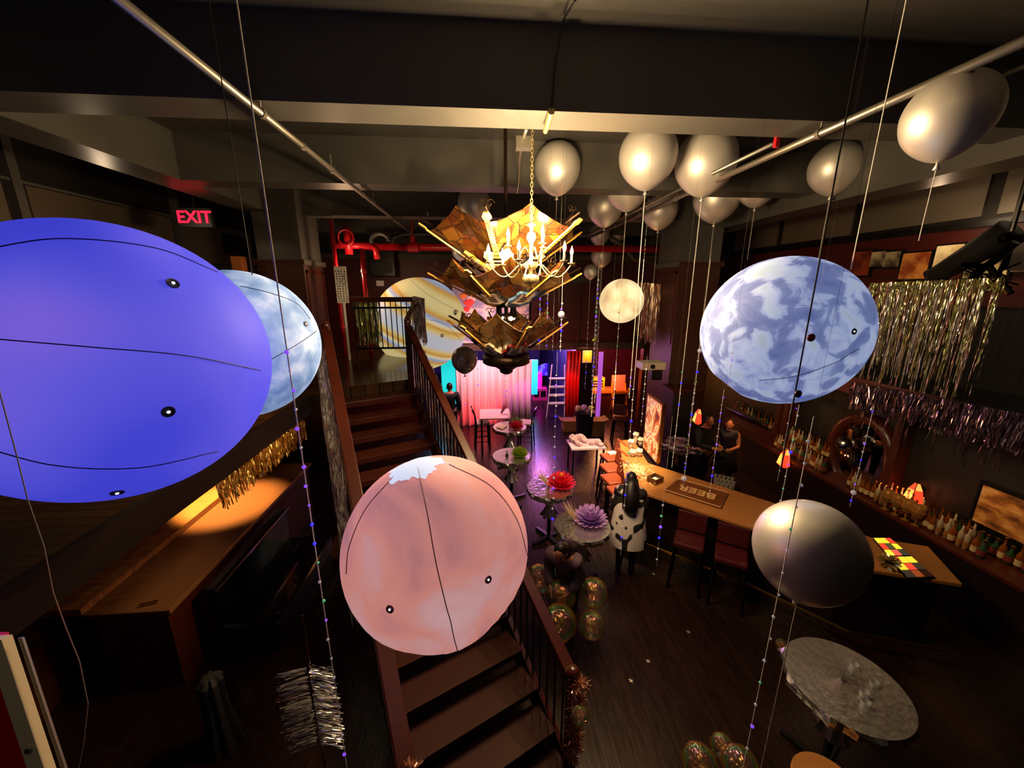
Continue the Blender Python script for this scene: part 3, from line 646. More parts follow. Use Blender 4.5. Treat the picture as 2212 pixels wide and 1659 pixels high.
MB().box2((q.x-.38, 12.0, q.z-.3), (q.x+.38, 12.4, q.z+.55)).build('cabinet', M_blk, o, bevel=.02); MB().box2((q.x-.3, 11.98, q.z-.2), (q.x+.3, 12.0, q.z+.1)).build('grille', M_dark, o)
q = PY(820, 612, 12.35); tag(MB().box2((q.x-.11, 12.4, q.z-.08), (q.x+.11, 12.44, q.z+.08)).build('small_sign', M_paper, loc=q), 'small white card on the maroon back wall below the black speaker', 'card')
q = PY(1258, 604, 12.3); b = MB().box2((q.x-.36, 12.3, q.z-.08), (q.x+.36, 12.46, q.z+.1)); tag(b.build('wall_shelf_unit', M_beam, loc=q), 'small pale horizontal fixture on the maroon back wall', 'fixture')
# mural
q0, q1 = PY(975, 576, 12.35), PY(1142, 740, 12.35)
b = MB().box2((q0.x, 12.36, q1.z), (q1.x, 12.42, q0.z)); m = texmat('mural_sky', ['#6b7284', '#8b92a4', '#d8c8a8', '#9aa0ae'], scale=(1, 1, 1.8), nscale=1.6, detail=4, pos=[.3, .48, .56, .7], rough=.6)
o = thing('mural_painting', 'large framed painting of blue-grey clouds with a red and orange blot on the back wall', 'painting', q0); b.build('canvas', m, o)
for px, py, r, c_ in ((1012, 655, .16, '#c8341c'), (1000, 640, .12, '#d87a28'), (1008, 668, .11, '#c02818'), (1020, 672, .12, '#d8c4a0'), (1100, 716, .2, '#e0d0a8'), (1122, 722, .16, '#e0d0a8')):
    q = PY(px, py, 12.34); MB().ball(q, (r, .012, r*.75), 14, 8, fn=lambda p: p*(1+.2*math.sin(p.x*7+p.z*5))).build('paint_blot', mat('paint_'+c_[1:], c_, .6), o)

# ================================================================== brass chandelier
hx = PY(1147, 560, 4.2); cx, cy = hx.x, 4.2; zl = zat(cx, cy, 568)
ch = thing('candle_chandelier', 'cream brass chandelier with scroll arms and lit candle bulbs on a long chain', 'chandelier', (cx, cy, zl-.25))
b = MB(); zt_ = zat(cx, cy, 482); z = zt_; k = 0
ztop = ZC-.05
while z < ztop:
    for_r = [(0, .014), (1, 0)]
    P = []
    for i in range(10):
        a = i*.628; u = .012*math.cos(a); v_ = .026*math.sin(a); P.append((cx+(u if k % 2 else 0), cy+(0 if k % 2 else u), z+.02+v_))
    b.tube(P, .0038, 5, closed=True); z += .038; k += 1
b.build('chain', M_brass, ch)
MB().lathe([(.001, ZC), (.07, ZC-.005), (.06, ZC-.03), (.02, ZC-.05), (.01, ZC-.06)], (cx, cy, 0), 20).build('canopy', M_brass, ch)
MB().lathe([(.004, zt_+.01), (.03, zt_), (.045, zt_-.02), (.02, zt_-.03), (.014, zt_-.08), (.04, zt_-.1), (.05, zt_-.14), (.02, zt_-.2), (.016, zl+.02), (.035, zl), (.05, zl-.03), (.025, zl-.06), (.018, zl-.1), (.03, zl-.12)], (cx, cy, 0), 20).build('stem', M_brass, ch, smooth=True)
MB().lathe([(.02, zl-.11), (.06, zl-.12), (.085, zl-.15), (.08, zl-.185), (.05, zl-.215), (.02, zl-.225), (.012, zl-.24)], (cx, cy, 0), 48, mod=lambda t: 1+.07*math.cos(12*t)).build('gadrooned_bowl', M_brass, ch, smooth=True)
MB().tube([(cx+.03*math.cos(a*.5), cy, zl-.265+.028*math.sin(a*.5)) for a in range(-3, 8)], .004, 6).build('bottom_hook', M_brass, ch)
M_bulb = mat('lit_candle_bulb', '#fff2c8', .3, emit='#ffd890', es=22)
M_sleeve = mat('candle_sleeve', '#f2e2b0', .5, emit='#ffd080', es=.35)
arms = [(i*60+8, .45, 0.0) for i in range(6)]+[(i*120+50, .24, .17) for i in range(3)]
for deg, L, dz in arms:
    a = math.radians(deg); dx, dy = math.cos(a), math.sin(a); P = []
    for t in range(15):
        s = t/14; r = .03+(L-.03)*s; zz = zl-.06+dz+(.035*math.sin(min(1, s/.3)*math.pi) if s < .3 else -.115*math.sin((s-.3)/.7*math.pi))+.05*s; P.append((cx+dx*r, cy+dy*r, zz))
    ar = MB().tube(P, .0068, 7).build('arm', M_brass, ch, smooth=True)
    x, y, z = P[-1]
    MB().lathe([(.004, -.002), (.035, .006), (.04, .014), (.012, .012), (.014, .03), (.008, .035)], (x, y, z), 16).build('drip_cup', M_brass, ar, smooth=True)
    MB().cyl((x, y, z+.03), (x, y, z+.1), .0125, n=12).build('candle_sleeve', M_sleeve, ar)
    MB().lathe([(.001, .1), (.012, .105), (.019, .125), (.016, .145), (.008, .165), (.001, .19)], (x, y, z), 14).build('bulb', M_bulb, ar, smooth=True)
    lamp('POINT', 'candle_light', (x, y, z+.235), 74, (1, .7, .36), .022)

# ================================================================== stained glass guitar lamp
M_sg = texmat('stained_glass', ['#2a1408', '#5a3210', '#6e4818', '#30150a', '#602c0c'], nscale=6, kind='voronoi', rough=.2, emit=.55)
n_, l_, b_ = nodes(M_sg)
vo = n_.new('ShaderNodeTexVoronoi'); vo.feature = 'DISTANCE_TO_EDGE'; vo.inputs['Scale'].default_value = 5
tcx = n_.new('ShaderNodeTexCoord'); l_.new(tcx.outputs['Object'], vo.inputs['Vector'])
cmpn = n_.new('ShaderNodeMath'); cmpn.operation = 'GREATER_THAN'; cmpn.inputs[1].default_value = .022; l_.new(vo.outputs['Distance'], cmpn.inputs[0])
ram = [x for x in n_ if x.type == 'VALTORGB'][0]; mx = n_.new('ShaderNodeMix'); mx.data_type = 'RGBA'; mx.inputs['A'].default_value = (.01, .006, .004, 1)
l_.new(cmpn.outputs[0], mx.inputs['Factor']); l_.new(ram.outputs[0], mx.inputs['B']); l_.new(mx.outputs['Result'], b_.inputs['Base Color']); l_.new(mx.outputs['Result'], b_.inputs['Emission Color'])
LX, LY = PY(1088, 640, 6.0).x, 5.45
lp = thing('stained_glass_lamp', 'three-tiered hanging stained glass lamp decorated with upright electric guitars', 'hanging lamp', (LX, LY, zat(LX, LY, 800)))
M_brz = mat('dark_bronze', '#2a1c10', .4, .8); M_ivory = mat('guitar_ivory', '#efe6cc', .35); M_neck = mat('maple_neck', '#d9a047', .4)
gcols = [mat('guitar_cream', '#e8dcb4', .25, coat=.5), mat('guitar_black', '#141010', .2, coat=.5), mat('guitar_blue', '#4a6a88', .25, coat=.5), mat('guitar_red', '#8a1414', .25, coat=.5), mat('guitar_gold', '#e0a830', .3, coat=.4)]
def guitar(par, base, tip, out, body, L=None):
    """base = body end, tip = head end; out = face normal"""
    base, tip, out = V(base), V(tip), V(out); ax = (tip-base); L = ax.length; ax.normalize(); out = (out-ax*out.dot(ax)).normalized(); sd = ax.cross(out)
    prof = [(0, .0), (.035, .10), (.10, .155), (.19, .165), (.26, .125), (.31, .115), (.36, .14), (.40, .125), (.46, .115), (.44, .07), (.40, .045), (.40, -.045), (.42, -.08), (.41, -.115), (.36, -.13), (.31, -.11), (.26, -.12), (.19, -.165), (.10, -.155), (.035, -.10)]
    T = lambda u, w_, h: base+ax*(u*L)+sd*(w_*L*1.2)+out*h
    g = MB(); g.slab([T(u, w_, .0) for u, w_ in prof], out*.035); o = g.build('guitar', [body, M_neck, M_ivory, M_brz], par)
    n = MB(); n.slab([T(.36, -.022, .035), T(.36, .022, .035), T(.9, .018, .035), T(.9, -.018, .035)], out*.02)
    n.slab([T(.9, -.02, .03), T(.9, .02, .03), T(.93, .045, .03), T(1.0, .03, .03), T(1.0, -.01, .03), T(.95, -.03, .03)], out*.018)
    n.mi = 1
    for i in range(14): u = .4+.5*(1-.9**i)/(1-.9**14); n.slab([T(u, -.021, .055), T(u, .021, .055), T(u+.006, .021, .055), T(u+.006, -.021, .055)], out*.003)
    n.build('guitar_neck', [M_neck, M_brz], par)
    k = MB(); k.slab([T(.16, -.1, .036), T(.12, .03, .036), T(.2, .12, .036), T(.3, .09, .036), T(.4, .1, .036), T(.42, .06, .036), T(.36, -.03, .036), T(.4, -.09, .036), T(.3, -.08, .036)], out*.004); k.mi = 1
    for u in (.2, .26, .32): k.slab([T(u, -.045, .041), T(u, .045, .041), T(u+.018, .045, .041), T(u+.018, -.045, .041)], out*.006)
    k.build('pickguard', [M_ivory, M_brz], par)
def tier(zr, za, R, off, cols, name_label, n=6):
    hub = MB().cyl((LX, LY, za-.03), (LX, LY, za+.03), .12, n=20).build('tier_hub', M_brz, lp); 
    for i in range(n):
        a0, a1 = off+2*math.pi*i/n, off+2*math.pi*(i+1)/n; g = MB(); N = 10; vs = []
        for k in range(N+1):
            t = k/N; p0 = V((LX+R*math.cos(a0), LY+R*math.sin(a0), zr)); p1 = V((LX+R*math.cos(a1), LY+R*math.sin(a1), zr)); q = p0.lerp(p1, t)
            dr = .06*math.sin(t*math.pi); top_ = q+V((0, 0, -.1+.16*math.sin(t*math.pi)**2+.07*max(0, 1-abs(t-.5)*9)))
            bot = V((LX, LY, za))+(q-V((LX, LY, q.z))).normalized()*.1
            for m_ in range(5): f = m_/4; w_ = bot.lerp(top_, f); vs.append(w_)
        g.add(vs, [(k*5+m_, (k+1)*5+m_, (k+1)*5+m_+1, k*5+m_+1) for k in range(N) for m_ in range(4)])
        pn = g.build('glass_panel', M_sg, lp); sm = pn.modifiers.new('s', 'SOLIDIFY'); sm.thickness = .008
        e = V((math.cos(a0), math.sin(a0), 0)); rim = V((LX, LY, zr-.02))+e*R
        rib = MB().tube([V((LX, LY, za))+e*.1, rim, rim+e*.12+V((0, 0, .06))], .014, 6)
        for sgn in (-1, 1):
            c0 = rim+e*.02+V((0, 0, .05)); sd_ = V((-e.y, e.x, 0))*sgn; rib.tube([c0+sd_*(.03+.05*math.cos(a_*.6)*(1-a_/14))+V((0, 0, .05+.05*math.sin(a_*.6)*(1-a_/14))) for a_ in range(12)], .006, 5)
        rib.build('rib', M_brz, lp)
        nrm = V((e.x, e.y, -(R-.1)/max(.1, zr-za)*.9)).normalized()
        guitar(lp, V((LX, LY, za))+e*.13+nrm*.03, rim+e*.1+nrm*.03+V((0, 0, .05)), nrm, cols[i % len(cols)])
z1r, z1a = zat(LX, LY, 488), zat(LX, LY, 590); z2r, z2a = zat(LX, LY, 585), zat(LX, LY, 655); z3r, z3a = zat(LX, LY, 690), zat(LX, LY, 762)
tier(z1r, z1a, 1.0, .26, [gcols[4], gcols[0], gcols[1]], 'top')
tier(z2r, z2a, .92, 0, [gcols[2], gcols[3], gcols[0], gcols[4], gcols[1]], 'middle')
tier(z3r, z3a, .72, -.26, [gcols[1], gcols[0], gcols[3]], 'bottom')
MB().cyl((LX, LY, z3a-.1), (LX, LY, ZC), .022, n=10).build('rod', M_brz, lp)
zb1 = zat(LX, LY, 765); zb0 = zat(LX, LY, 785); zk = zat(LX, LY, 808)
MB().lathe([(.01, zk), (.04, zk), (.09, zk+.03), (.1, zk+.07), (.2, zb0-.02), (.31, zb0), (.34, zb0+.02), (.335, zb1), (.315, zb1), (.3, zb0+.03)], (LX, LY, 0), 36).build('bottom_bowl', [M_brz], lp, smooth=True)
for dz, rr, nn in ((z3r+.02, .12, 4), (zb1+.02, .2, 5), (z2r-.02, .2, 5)):
    for i in range(nn):
        a = i*6.283/nn+.5; q = (LX+rr*math.cos(a), LY+rr*math.sin(a), dz); MB().ball(q, .03, 12, 8).build('bulb', mat('warm_bulb', '#fff4d0', .3, emit='#ffe0a0', es=14), lp)
for zz in (z1a+.3, z2a+.35, z3a+.28): lamp('POINT', 'glass_lamp_light', (LX+.03, LY, zz), 14, (1, .72, .4), .04)
b = MB()
for i in range(8): a = i*.785; b.cyl((LX+.12*math.cos(a), LY+.12*math.sin(a), z3r+.02), (LX+.12*math.cos(a), LY+.12*math.sin(a), z2a-.02), .02, n=8)
for zz in (z3r+.05, z2a-.05): b.lathe([(.16, zz), (.16, zz+.02)], (LX, LY, 0), 24)
b.build('collar_cage', M_brz, lp)
# ================================================================== bar
ZB = 1.1
FR = [PZ(1338, 952, ZB), PZ(1352, 1052, ZB), PZ(1635, 1143, ZB), PZ(1860, 1228, ZB), PZ(2080, 1262, ZB)]
BK = [PZ(2005, 1180, ZB), PZ(1880, 1160, ZB), PZ(1668, 1085, ZB), PZ(1400, 1000, ZB), PZ(1368, 948, ZB)]
br = thing('bar_counter', 'long angled wooden bar counter with dark panelled front on the right', 'bar counter', (FR[1].x, FR[1].y, 0))
outl = FR+BK; MB().poly([(p.x, p.y, ZB-.05) for p in outl], .05).build('counter_top', M_barw, br, bevel=.008)
cen = sum(outl, V((0, 0, 0)))/len(outl); b = MB()
ins = [V((p.x+(.12 if p.x < cen.x else 0), p.y+(.2 if i < 5 else 0), 0)) for i, p in enumerate(outl)]
ins = [V((p.x, p.y, .0)) for p in ins]; b.poly(ins, ZB-.05); b.build('front_panel', mat('black_red_wood', '#140605', .45), br)
MB().tube([(p.x-.05, p.y-.08, .22) for p in FR], .022, 8).build('foot_rail', M_gold, br)
nn = (FR[2]-FR[1]).normalized(); sd = V((-nn.y, nn.x, 0))
# BEER board lying on the bar
q0, q1, q2, q3 = PZ(1436, 1062, ZB+.004), PZ(1465, 1038, ZB+.004), PZ(1572, 1068, ZB+.004), PZ(1556, 1100, ZB+.004)
bb = thing('beer_board', 'dark embossed board lettered BEER lying upside down on the bar top', 'board', q0)
MB().poly([q0, q1, q2, q3], .03).build('board_panel', texmat('board_brown', ['#5a3018', '#7a4826'], nscale=8, rough=.3, bump=.4), bb)
cq = (q0+q1+q2+q3)/4+V((0, 0, .032)); dirx = (q1-q2).normalized(); ang = math.atan2(dirx.y, dirx.x)
text('lettering', 'BEER', .27, mat('letter_tan', '#c9a068', .4), bb, cq+V((0, 0, .0)), (0, 0, ang), ext=.006, bold=.006)
b = MB().tube([q+V((0, 0, .035)) for q in (q0, q1, q2, q3)], .008, 6, closed=True); b.build('raised_border', mat('letter_tan', '#c9a068'), bb)
# clutter on the bar
q = PZ(1415, 1040, ZB); o = thing('open_box', 'small open brown cardboard box with white lining on the bar beside the shredded paper', 'box', q)
b = MB(); ax = RZ(.5)
for c_, d_ in (((0, .09, .05), (.22, .01, .1)), ((0, -.09, .05), (.22, .01, .1)), ((.11, 0, .05), (.01, .18, .1)), ((-.11, 0, .05), (.01, .18, .1)), ((0, 0, .008), (.22, .18, .012))): b.box(q+ax @ V(c_), d_, ax)
b.build('carton', mat('cardboard', '#6a4224', .7), o); MB().box(q+V((0, 0, .03)), (.15, .12, .03), ax).build('lining', M_paper, o)
b = MB(); q = PZ(1375, 1018, ZB)
for i in range(420):
    p = q+V((random.gauss(0, .11), random.gauss(0, .16), rnd(.004, .07))); d = V((rnd(-1, 1), rnd(-1, 1), rnd(-.3, .3))).normalized(); e = V((-d.y, d.x, 0))*.004; L = rnd(.03, .07)
    b.add([p-e, p+e, p+d*L+e, p+d*L-e], [(0, 1, 2, 3)])
tag(b.build('shredded_paper', mat('cream_shreds', '#e8d8a8', .5), loc=q), 'heap of cream shredded paper on the bar corner', 'shredded paper', kind='stuff')
q = PZ(1375, 975, ZB); M_cup = mat('clear_cup', '#e8e0cc', .2, emit='#000000', es=0)
for i, (px, py, h) in enumerate(((1362, 968, .16), (1372, 958, .22), (1383, 962, .14), (1366, 985, .1), (1380, 985, .12))):
    q = PZ(px, py, ZB); b = MB().lathe([(.03, 0), (.05, h*.4), (.045, h*.7), (.055, h)], q, 18); b.ball(q+V((0, 0, h)), (.07, .07, .05), 10, 6, fn=lambda p: p*(1+.25*math.sin(9*p.x+7*p.y)))
    tag(b.build('paper_lantern_cup', M_cup, loc=q), ['white crumpled party bag at the far left of the bar, nearest the stools', 'tallest white crumpled party bag at the far end of the bar', 'white party bag on the bar right against the lit poster', 'small white cup on the bar before the tall party bag', 'small white cup on the bar just below the lit poster'][i], 'party bag')
# lit poster box
pbl, pbr = PZ(1388, 968, ZB+.01), PZ(1419, 1004, ZB+.01); hp = V((0, 0, PY(1403, 860, (pbl.y+pbr.y)/2).z-ZB-.02)); pn = (pbr-pbl).cross(V((0, 0, 1))).normalized()
po = thing('lit_poster', 'tall lit poster in a slim frame standing on the bar against the dark column', 'poster', pbl)
MB().slab([pbl, pbr, pbr+hp, pbl+hp], -pn*.06).build('frame', M_gold, po)
mp_ = texmat('poster_print', ['#5a1c10', '#c8642c', '#f0d8a0', '#d04838', '#fff0d0'], nscale=3.2, detail=5, dist=1.5, emit=.55, pos=[.3, .42, .5, .58, .68])
d_ = (pbr-pbl); ins_ = [pbl+d_*.05+hp*.03, pbr-d_*.05+hp*.03, pbr-d_*.05+hp*.97, pbl+d_*.05+hp*.97]
MB().slab([p+pn*.002 for p in ins_], pn*.004).build('poster_print', mp_, po)
# black flower vase
def flowers(name, label, c, r, m, vase=None, n=26, h=.25):
    o = thing(name, label, 'flowers', c)
    if vase: MB().lathe([(.05, 0), (.08, .1), (.06, .22), (.09, .3)], c, 20).build('vase', vase, o, smooth=True)
    b = MB(); z0 = .3 if vase else h
    for i in range(n):
        d = V((random.gauss(0, 1), random.gauss(0, 1), abs(random.gauss(0, .9)))).normalized(); p = c+V((0, 0, z0))+d*r*rnd(.4, 1)
        for k in range(6):
            a = k*1.047+i; e = V((math.cos(a), math.sin(a), .4)); s_ = r*.28; b.add([p, p+(e+V((-e.y, e.x, 0))*.4)*s_*.6, p+e*s_, p+(e-V((-e.y, e.x, 0))*.4)*s_*.6], [(0, 1, 2, 3)])
    b.build('blossoms', m, o); return o
q = PZ(1462, 1010, ZB); flowers('flower_vase', 'dark vase of silver and mauve flowers on the bar before the column', q, .3, mat('mauve_petals', '#8a7488', .4, .3), M_brz, 60)
q = PZ(1568, 1052, ZB+.0)
for i in range(14):
    c = PZ(1545+(i % 5)*9+(i//5)*3, 1035+(i//5)*9+(i % 5)*2, ZB-.1); b = MB().lathe([(.022, -.1), (.026, .02), (.032, .1), (.03, .1), (.024, .02)], c, 14)
    tag(b.build('drinking_glass', mat('drinking_glass', '#b8b0a0', .08, .6), loc=c), 'small drinking glass in the crowded rack behind the bar board', 'glass', 'glasses racked behind the bar')
rk = PZ(1563, 1046, ZB-.2); tag(MB().box(rk+V((0, .03, -.12)), (.62, .42, .04), RZ(-.6)).build('glass_rack', M_blk, loc=rk), 'black rack under the crowded drinking glasses behind the bar', 'rack')
# stools beside the bar
def bar_stool(c, rz, label, m=M_leather, group=None, back=True):
    o = thing('bar_stool', label, 'bar stool', (c.x, c.y, 0), group); x, y = c.x, c.y; R = RZ(rz); T = lambda a, b_, z: V((x, y, z))+R @ V((a, b_, 0))
    MB().box(T(0, 0, .76), (.42, .42, .09), R).build('seat', m, o, bevel=.03)
    for sx in (-1, 1):
        for sy in (-1, 1): MB().bar(T(sx*.22, sy*.22, 0), T(sx*.17, sy*.17, .73), .035, .035).build('leg', M_blk, o)
    b = MB()
    for z, r in ((.28, .2), (.45, .19)): b.tube([T(r, r, z), T(-r, r, z), T(-r, -r, z), T(r, -r, z)], .012, 6, closed=True)
    b.build('stretcher', M_blk, o)
    if back: MB().slab([T(-.2, -.2, .84), T(.2, -.2, .84), T(.21, -.26, 1.12), T(-.21, -.26, 1.12)], R @ V((0, .05, 0))).build('backrest', m, o, bevel=.015)
    return o
for i, (px, py, lab) in enumerate(((1322, 985, 'farthest orange leather bar stool, a pale card on its seat'), (1322, 1008, 'second orange leather bar stool from the far end'), (1326, 1032, 'third orange leather bar stool from the far end'), (1341, 1058, 'orange leather bar stool nearest the camera, at the corner of the bar'))):
    c = PZ(px, py, .8); bar_stool(c, math.pi/2+.15, lab, group='leather stools along the bar')
q = PZ(1323, 978, .82); tag(MB().box(q, (.22, .14, .03), RZ(.2)).build('card_stack', M_paper, loc=q), 'pale cream card stack lying on the farthest leather stool', 'card')
for px, py, lab in ((1492, 1150, 'dark red leather armchair stool before the middle of the bar'), (1580, 1180, 'dark red leather armchair stool half hidden left of the big low balloon')):
    c = PZ(px, py, .8); o = bar_stool(c+V((-.1, -.15, 0)), -.6+math.pi, lab, M_oxred)
# ================================================================== back bar
cb = thing('back_bar_cabinet', 'long dark back bar cabinet with lit shelf under the right gallery', 'cabinet', (6.7, 6.5, 0))
MB().box2((6.45, 3.0, 0), (6.98, 9.6, .95)).build('base', mat('black_red_wood', '#140605', .45), cb); MB().box2((6.4, 3.0, .95), (6.99, 9.6, 1.0)).build('worktop', M_wood, cb)
MB().box2((6.7, 6.45, 1.0), (6.99, 9.6, 1.2)).build('raised_shelf', M_wood, cb); MB().box2((6.75, 7.9, 2.35), (6.99, 9.6, 2.4)).build('upper_shelf', M_wood, cb)
for y in (5.3, 7.6, 7.8): MB().box2((6.75, y, 1.0), (6.99, y+.12, 2.7)).build('pilaster', texmat('burl_wood', ['#34140a', '#4a1e0e'], nscale=5, rough=.4), cb)
MB().box2((6.45, 7.9, 1.4), (6.6, 9.5, 1.43)).build('chrome_ledge', M_chrome, cb)
def bottle(kind):
    prof = {0: [(.036, 0), (.038, .16), (.03, .2), (.013, .24), (.013, .3), (.016, .31)], 1: [(.045, 0), (.048, .1), (.04, .15), (.014, .19), (.014, .24)], 2: [(.03, 0), (.032, .2), (.012, .25), (.011, .33)]}[kind]
    o = thing('liquor_bottle', 'x', 'bottle', (0, 0, 0)); MB().lathe(prof, (0, 0, 0), 16).build('glass_body', [M_amber, mat('green_glass', '#2c4a28', .08, trans=.3), mat('pale_glass', '#b8a888', .08, .3)][kind], o, smooth=True)
    MB().lathe([(.018, prof[-1][1]-.005), (.018, prof[-1][1]+.02)], (0, 0, 0), 12).build('cap', M_gold, o)
    r = prof[1][0]+.001; MB().lathe([(r, .04), (r, .12)], (0, 0, 0), 16).build('paper_label', [mat('label_cream', '#b8a070', .6), mat('label_red', '#6a2418', .6), mat('label_amber', '#8a5a24', .5)][kind], o); return o
protos = [bottle(k) for k in range(3)]; used = set(); i = 0
for row, (x, y0, y1, z, n) in enumerate(((6.84, 6.55, 7.57, 1.2, 15), (6.6, 6.35, 7.6, 1.0, 19), (6.8, 3.6, 5.28, 1.0, 22), (6.6, 3.9, 5.8, 1.0, 24), (6.85, 8.0, 9.5, 1.2, 14))):
    labs = ['liquor bottle on the raised shelf left of the oval mirror', 'liquor bottle on the worktop left of the oval mirror', 'liquor bottle in the back row below and right of the oval mirror', 'liquor bottle in the front row below and right of the oval mirror', 'liquor bottle on the raised shelf behind the bartenders']
    for k in range(n):
        kk = random.choice((0, 1, 2)); loc = (x+rnd(-.02, .02), y0+(y1-y0)*k/(n-1), z)
        if kk not in used: o = protos[kk]; used.add(kk); o.location = loc
        else: o = dup(protos[kk], loc)
        o['label'] = labs[row]; o['group'] = labs[row].replace('liquor bottle', 'liquor bottles')
lamp('SPOT', 'back_bar_light_near', (6.2, 4.6, 2.65), 26, (1, .6, .28), .05, aim=(6.8, 4.6, 1.1), spot=100, blend=.7)
lamp('SPOT', 'back_bar_light_far', (6.2, 7.1, 2.65), 26, (1, .6, .3), .05, aim=(6.8, 7.1, 1.1), spot=100, blend=.7)
# globes (glass goblets) near the game screen
for i in range(4):
    q = PX(1895+i*21, 1108+i*12, 6.4); q.z = 1.0; q.x = 6.52
    b = MB().lathe([(.05, 0), (.012, .02), (.012, .1), (.06, .14), (.09, .22), (.08, .3), (.06, .33)], q, 20)
    tag(b.build('globe_goblet', mat('amber_goblet', '#b08040', .08, .5), loc=q), 'large round amber goblet in the row before the bottles', 'goblet', 'amber goblets on the back bar')
# hanging stemware
for i in range(9):
    q = PX(1640+i*9, 885+i*2.4, 6.75); b = MB().lathe([(.035, .22), (.006, .215), (.006, .12), (.03, .1), (.04, .04), (.034, 0)], (q.x, q.y, 2.12), 14)
    tag(b.build('stem_glass', mat('stemware', '#c8c0b4', .06, .7), loc=(q.x, q.y, 2.12)), 'stemmed glass hanging upside down above the back bar', 'glass', 'stemmed glasses hanging above the back bar')
# oval mirror
q = PX(1862, 985, 6.97); mo = thing('oval_mirror', 'big oval mirror in a thick dark red wooden frame behind the bar', 'mirror', q)
P = [(q.x-.03, q.y+.56*math.cos(a*.2618), q.z+.72*math.sin(a*.2618)) for a in range(24)]; MB().tube(P, .11, 10, closed=True).build('frame', M_wood, mo, smooth=True)
MB().slab([(q.x-.03, q.y+.5*math.cos(a*.2618), q.z+.66*math.sin(a*.2618)) for a in range(24)], (-.01, 0, 0)).build('mirror_glass', mat('mirror_glass', '#bbbbbb', .03, 1), mo)
q = PX(1826, 960, 6.72); o = thing('mirror_ball', 'small silver disco ball hanging in front of the oval mirror', 'disco ball', q)
MB().ball(q, .15, 20, 12).build('faceted_ball', M_chrome, o); MB().cyl(q+V((0, 0, .15)), (q.x, q.y, 2.74), .004, n=5).build('cord', M_blk, o)
# sconces
def sconce(px, py, X, label, s=1):
    q = PX(px, py, X); o = thing('wall_sconce', label, 'wall lamp', q)
    b = MB()
    for i in range(3):
        a0, a1 = math.pi*(i/3)-math.pi, math.pi*((i+1)/3)-math.pi
        for (r0, z0, r1, z1) in ((.06, -.2, .15, -.12), (.15, -.12, .1, .1), (.1, .1, .04, .2)):
            f = lambda a, r, z: (q.x+math.sin(a)*r*s*(1), q.y+math.cos(a)*r*s, q.z+z*s); b.mi = (i+(z0 > 0)) % 2; b.add([f(a0, r0, z0), f(a1, r0, z0), f(a1, r1, z1), f(a0, r1, z1)], [(0, 1, 2, 3)])
    b.build('glass_shade', [mat('red_glass_lit', '#ff5030', .3, emit='#ff3a20', es=1.4), mat('orange_glass_lit', '#ffb060', .3, emit='#ff9040', es=1.6)], o)
    c = MB()
    for i in range(4): a = math.pi*(i/3)-math.pi; g = lambda r, z: (q.x+math.sin(a)*r*s, q.y+math.cos(a)*r*s, q.z+z*s); c.tube([g(.06, -.2), g(.152, -.12), g(.102, .1), g(.04, .2)], .006, 5)
    c.box((q.x+.03, q.y, q.z), (.03, .12*s, .3*s)); c.build('leading', M_blk, o)
    lamp('POINT', 'sconce_light', (q.x-.22, q.y, q.z), 1.6, (1, .3, .12), .03)
sconce(1510, 900, 4.42, 'red stained glass wall lamp on the dark column beside the bartenders', .8)
sconce(1697, 990, 6.35, 'red stained glass wall lamp left of the oval mirror')
sconce(1976, 1068, 6.93, 'red stained glass wall lamp right of the oval mirror')
# picture on the right
q0, q1 = PX(2132, 1050, 6.98), PX(2290, 1200, 6.98)
o = thing('framed_picture', 'framed autumn landscape picture on the dark wall at the right edge', 'picture', q0)
ya, yb = sorted((q0.y, q1.y-.2)); MB().box2((6.93, ya-.05, q1.z-.1), (6.99, yb+.05, q0.z+.08)).build('frame', M_blk, o)
MB().box2((6.92, ya, q1.z-.04), (6.935, yb, q0.z+.02)).build('canvas', texmat('autumn_print', ['#3a2414', '#8a5424', '#b8803c', '#c8a878'], nscale=4, detail=5, scale=(1, 1, 2), pos=[.3, .45, .55, .7]), o)
lamp('SPOT', 'picture_light', (6.3, (ya+yb)/2, 2.6), 14, (1, .62, .3), .05, aim=(6.95, (ya+yb)/2, 1.6), spot=80, blend=.8)
# tiled game screen on the bar end
g0, g1, g2, g3 = PZ(1886, 1163, ZB+.02), PZ(1922, 1163, ZB+.02), PZ(2020, 1248, ZB+.02), PZ(1960, 1250, ZB+.02)
gs = thing('tile_game', 'lit board of yellow, red and green squares lying at the right end of the bar', 'game board', g0)
MB().poly([g0-V((0, 0, .02)), g1-V((0, 0, .02)), g2-V((0, 0, .02)), g3-V((0, 0, .02))], .025).build('board_base', M_blk, gs)
tc = ['#ffe23a', '#ffe23a', '#f04830', '#f04830', '#6a7040', '#ffe23a', '#ffe23a', '#f06050', '#50584a', '#f04830', '#ffe23a', '#ffe23a', '#ffe23a', '#f04830', '#504a38', '#50483a', '#c06030', '#3a2018']
for i in range(6):
    for j in range(3):
        u0, u1, v0, v1 = (i+.07+(.12 if i > 2 else 0))/6.15, (i+.93+(.12 if i > 2 else 0))/6.15, (j+.06)/3, (j+.94)/3
        f = lambda u, v_: (g0.lerp(g3, u)).lerp(g1.lerp(g2, u), v_)+V((0, 0, .008)); c_ = tc[i*3+j]
        MB().slab([f(u0, v0), f(u1, v0), f(u1, v1), f(u0, v1)], (0, 0, .006)).build('lit_square', mat('tile_'+c_[1:], c_, .3, emit=c_, es=.95 if c_ in ('#ffe23a', '#f04830', '#f06050') else .3), gs)
q = PZ(1917, 1225, ZB); b = MB(); burst(q+V((0, 0, .07)), .13, 120, b, .012); tag(b.build('gift_bow', mat('pale_gold_foil', '#e8d8a0', .2, .9), loc=q), 'shiny pale gold foil bow on the bar beside the tile game', 'bow')
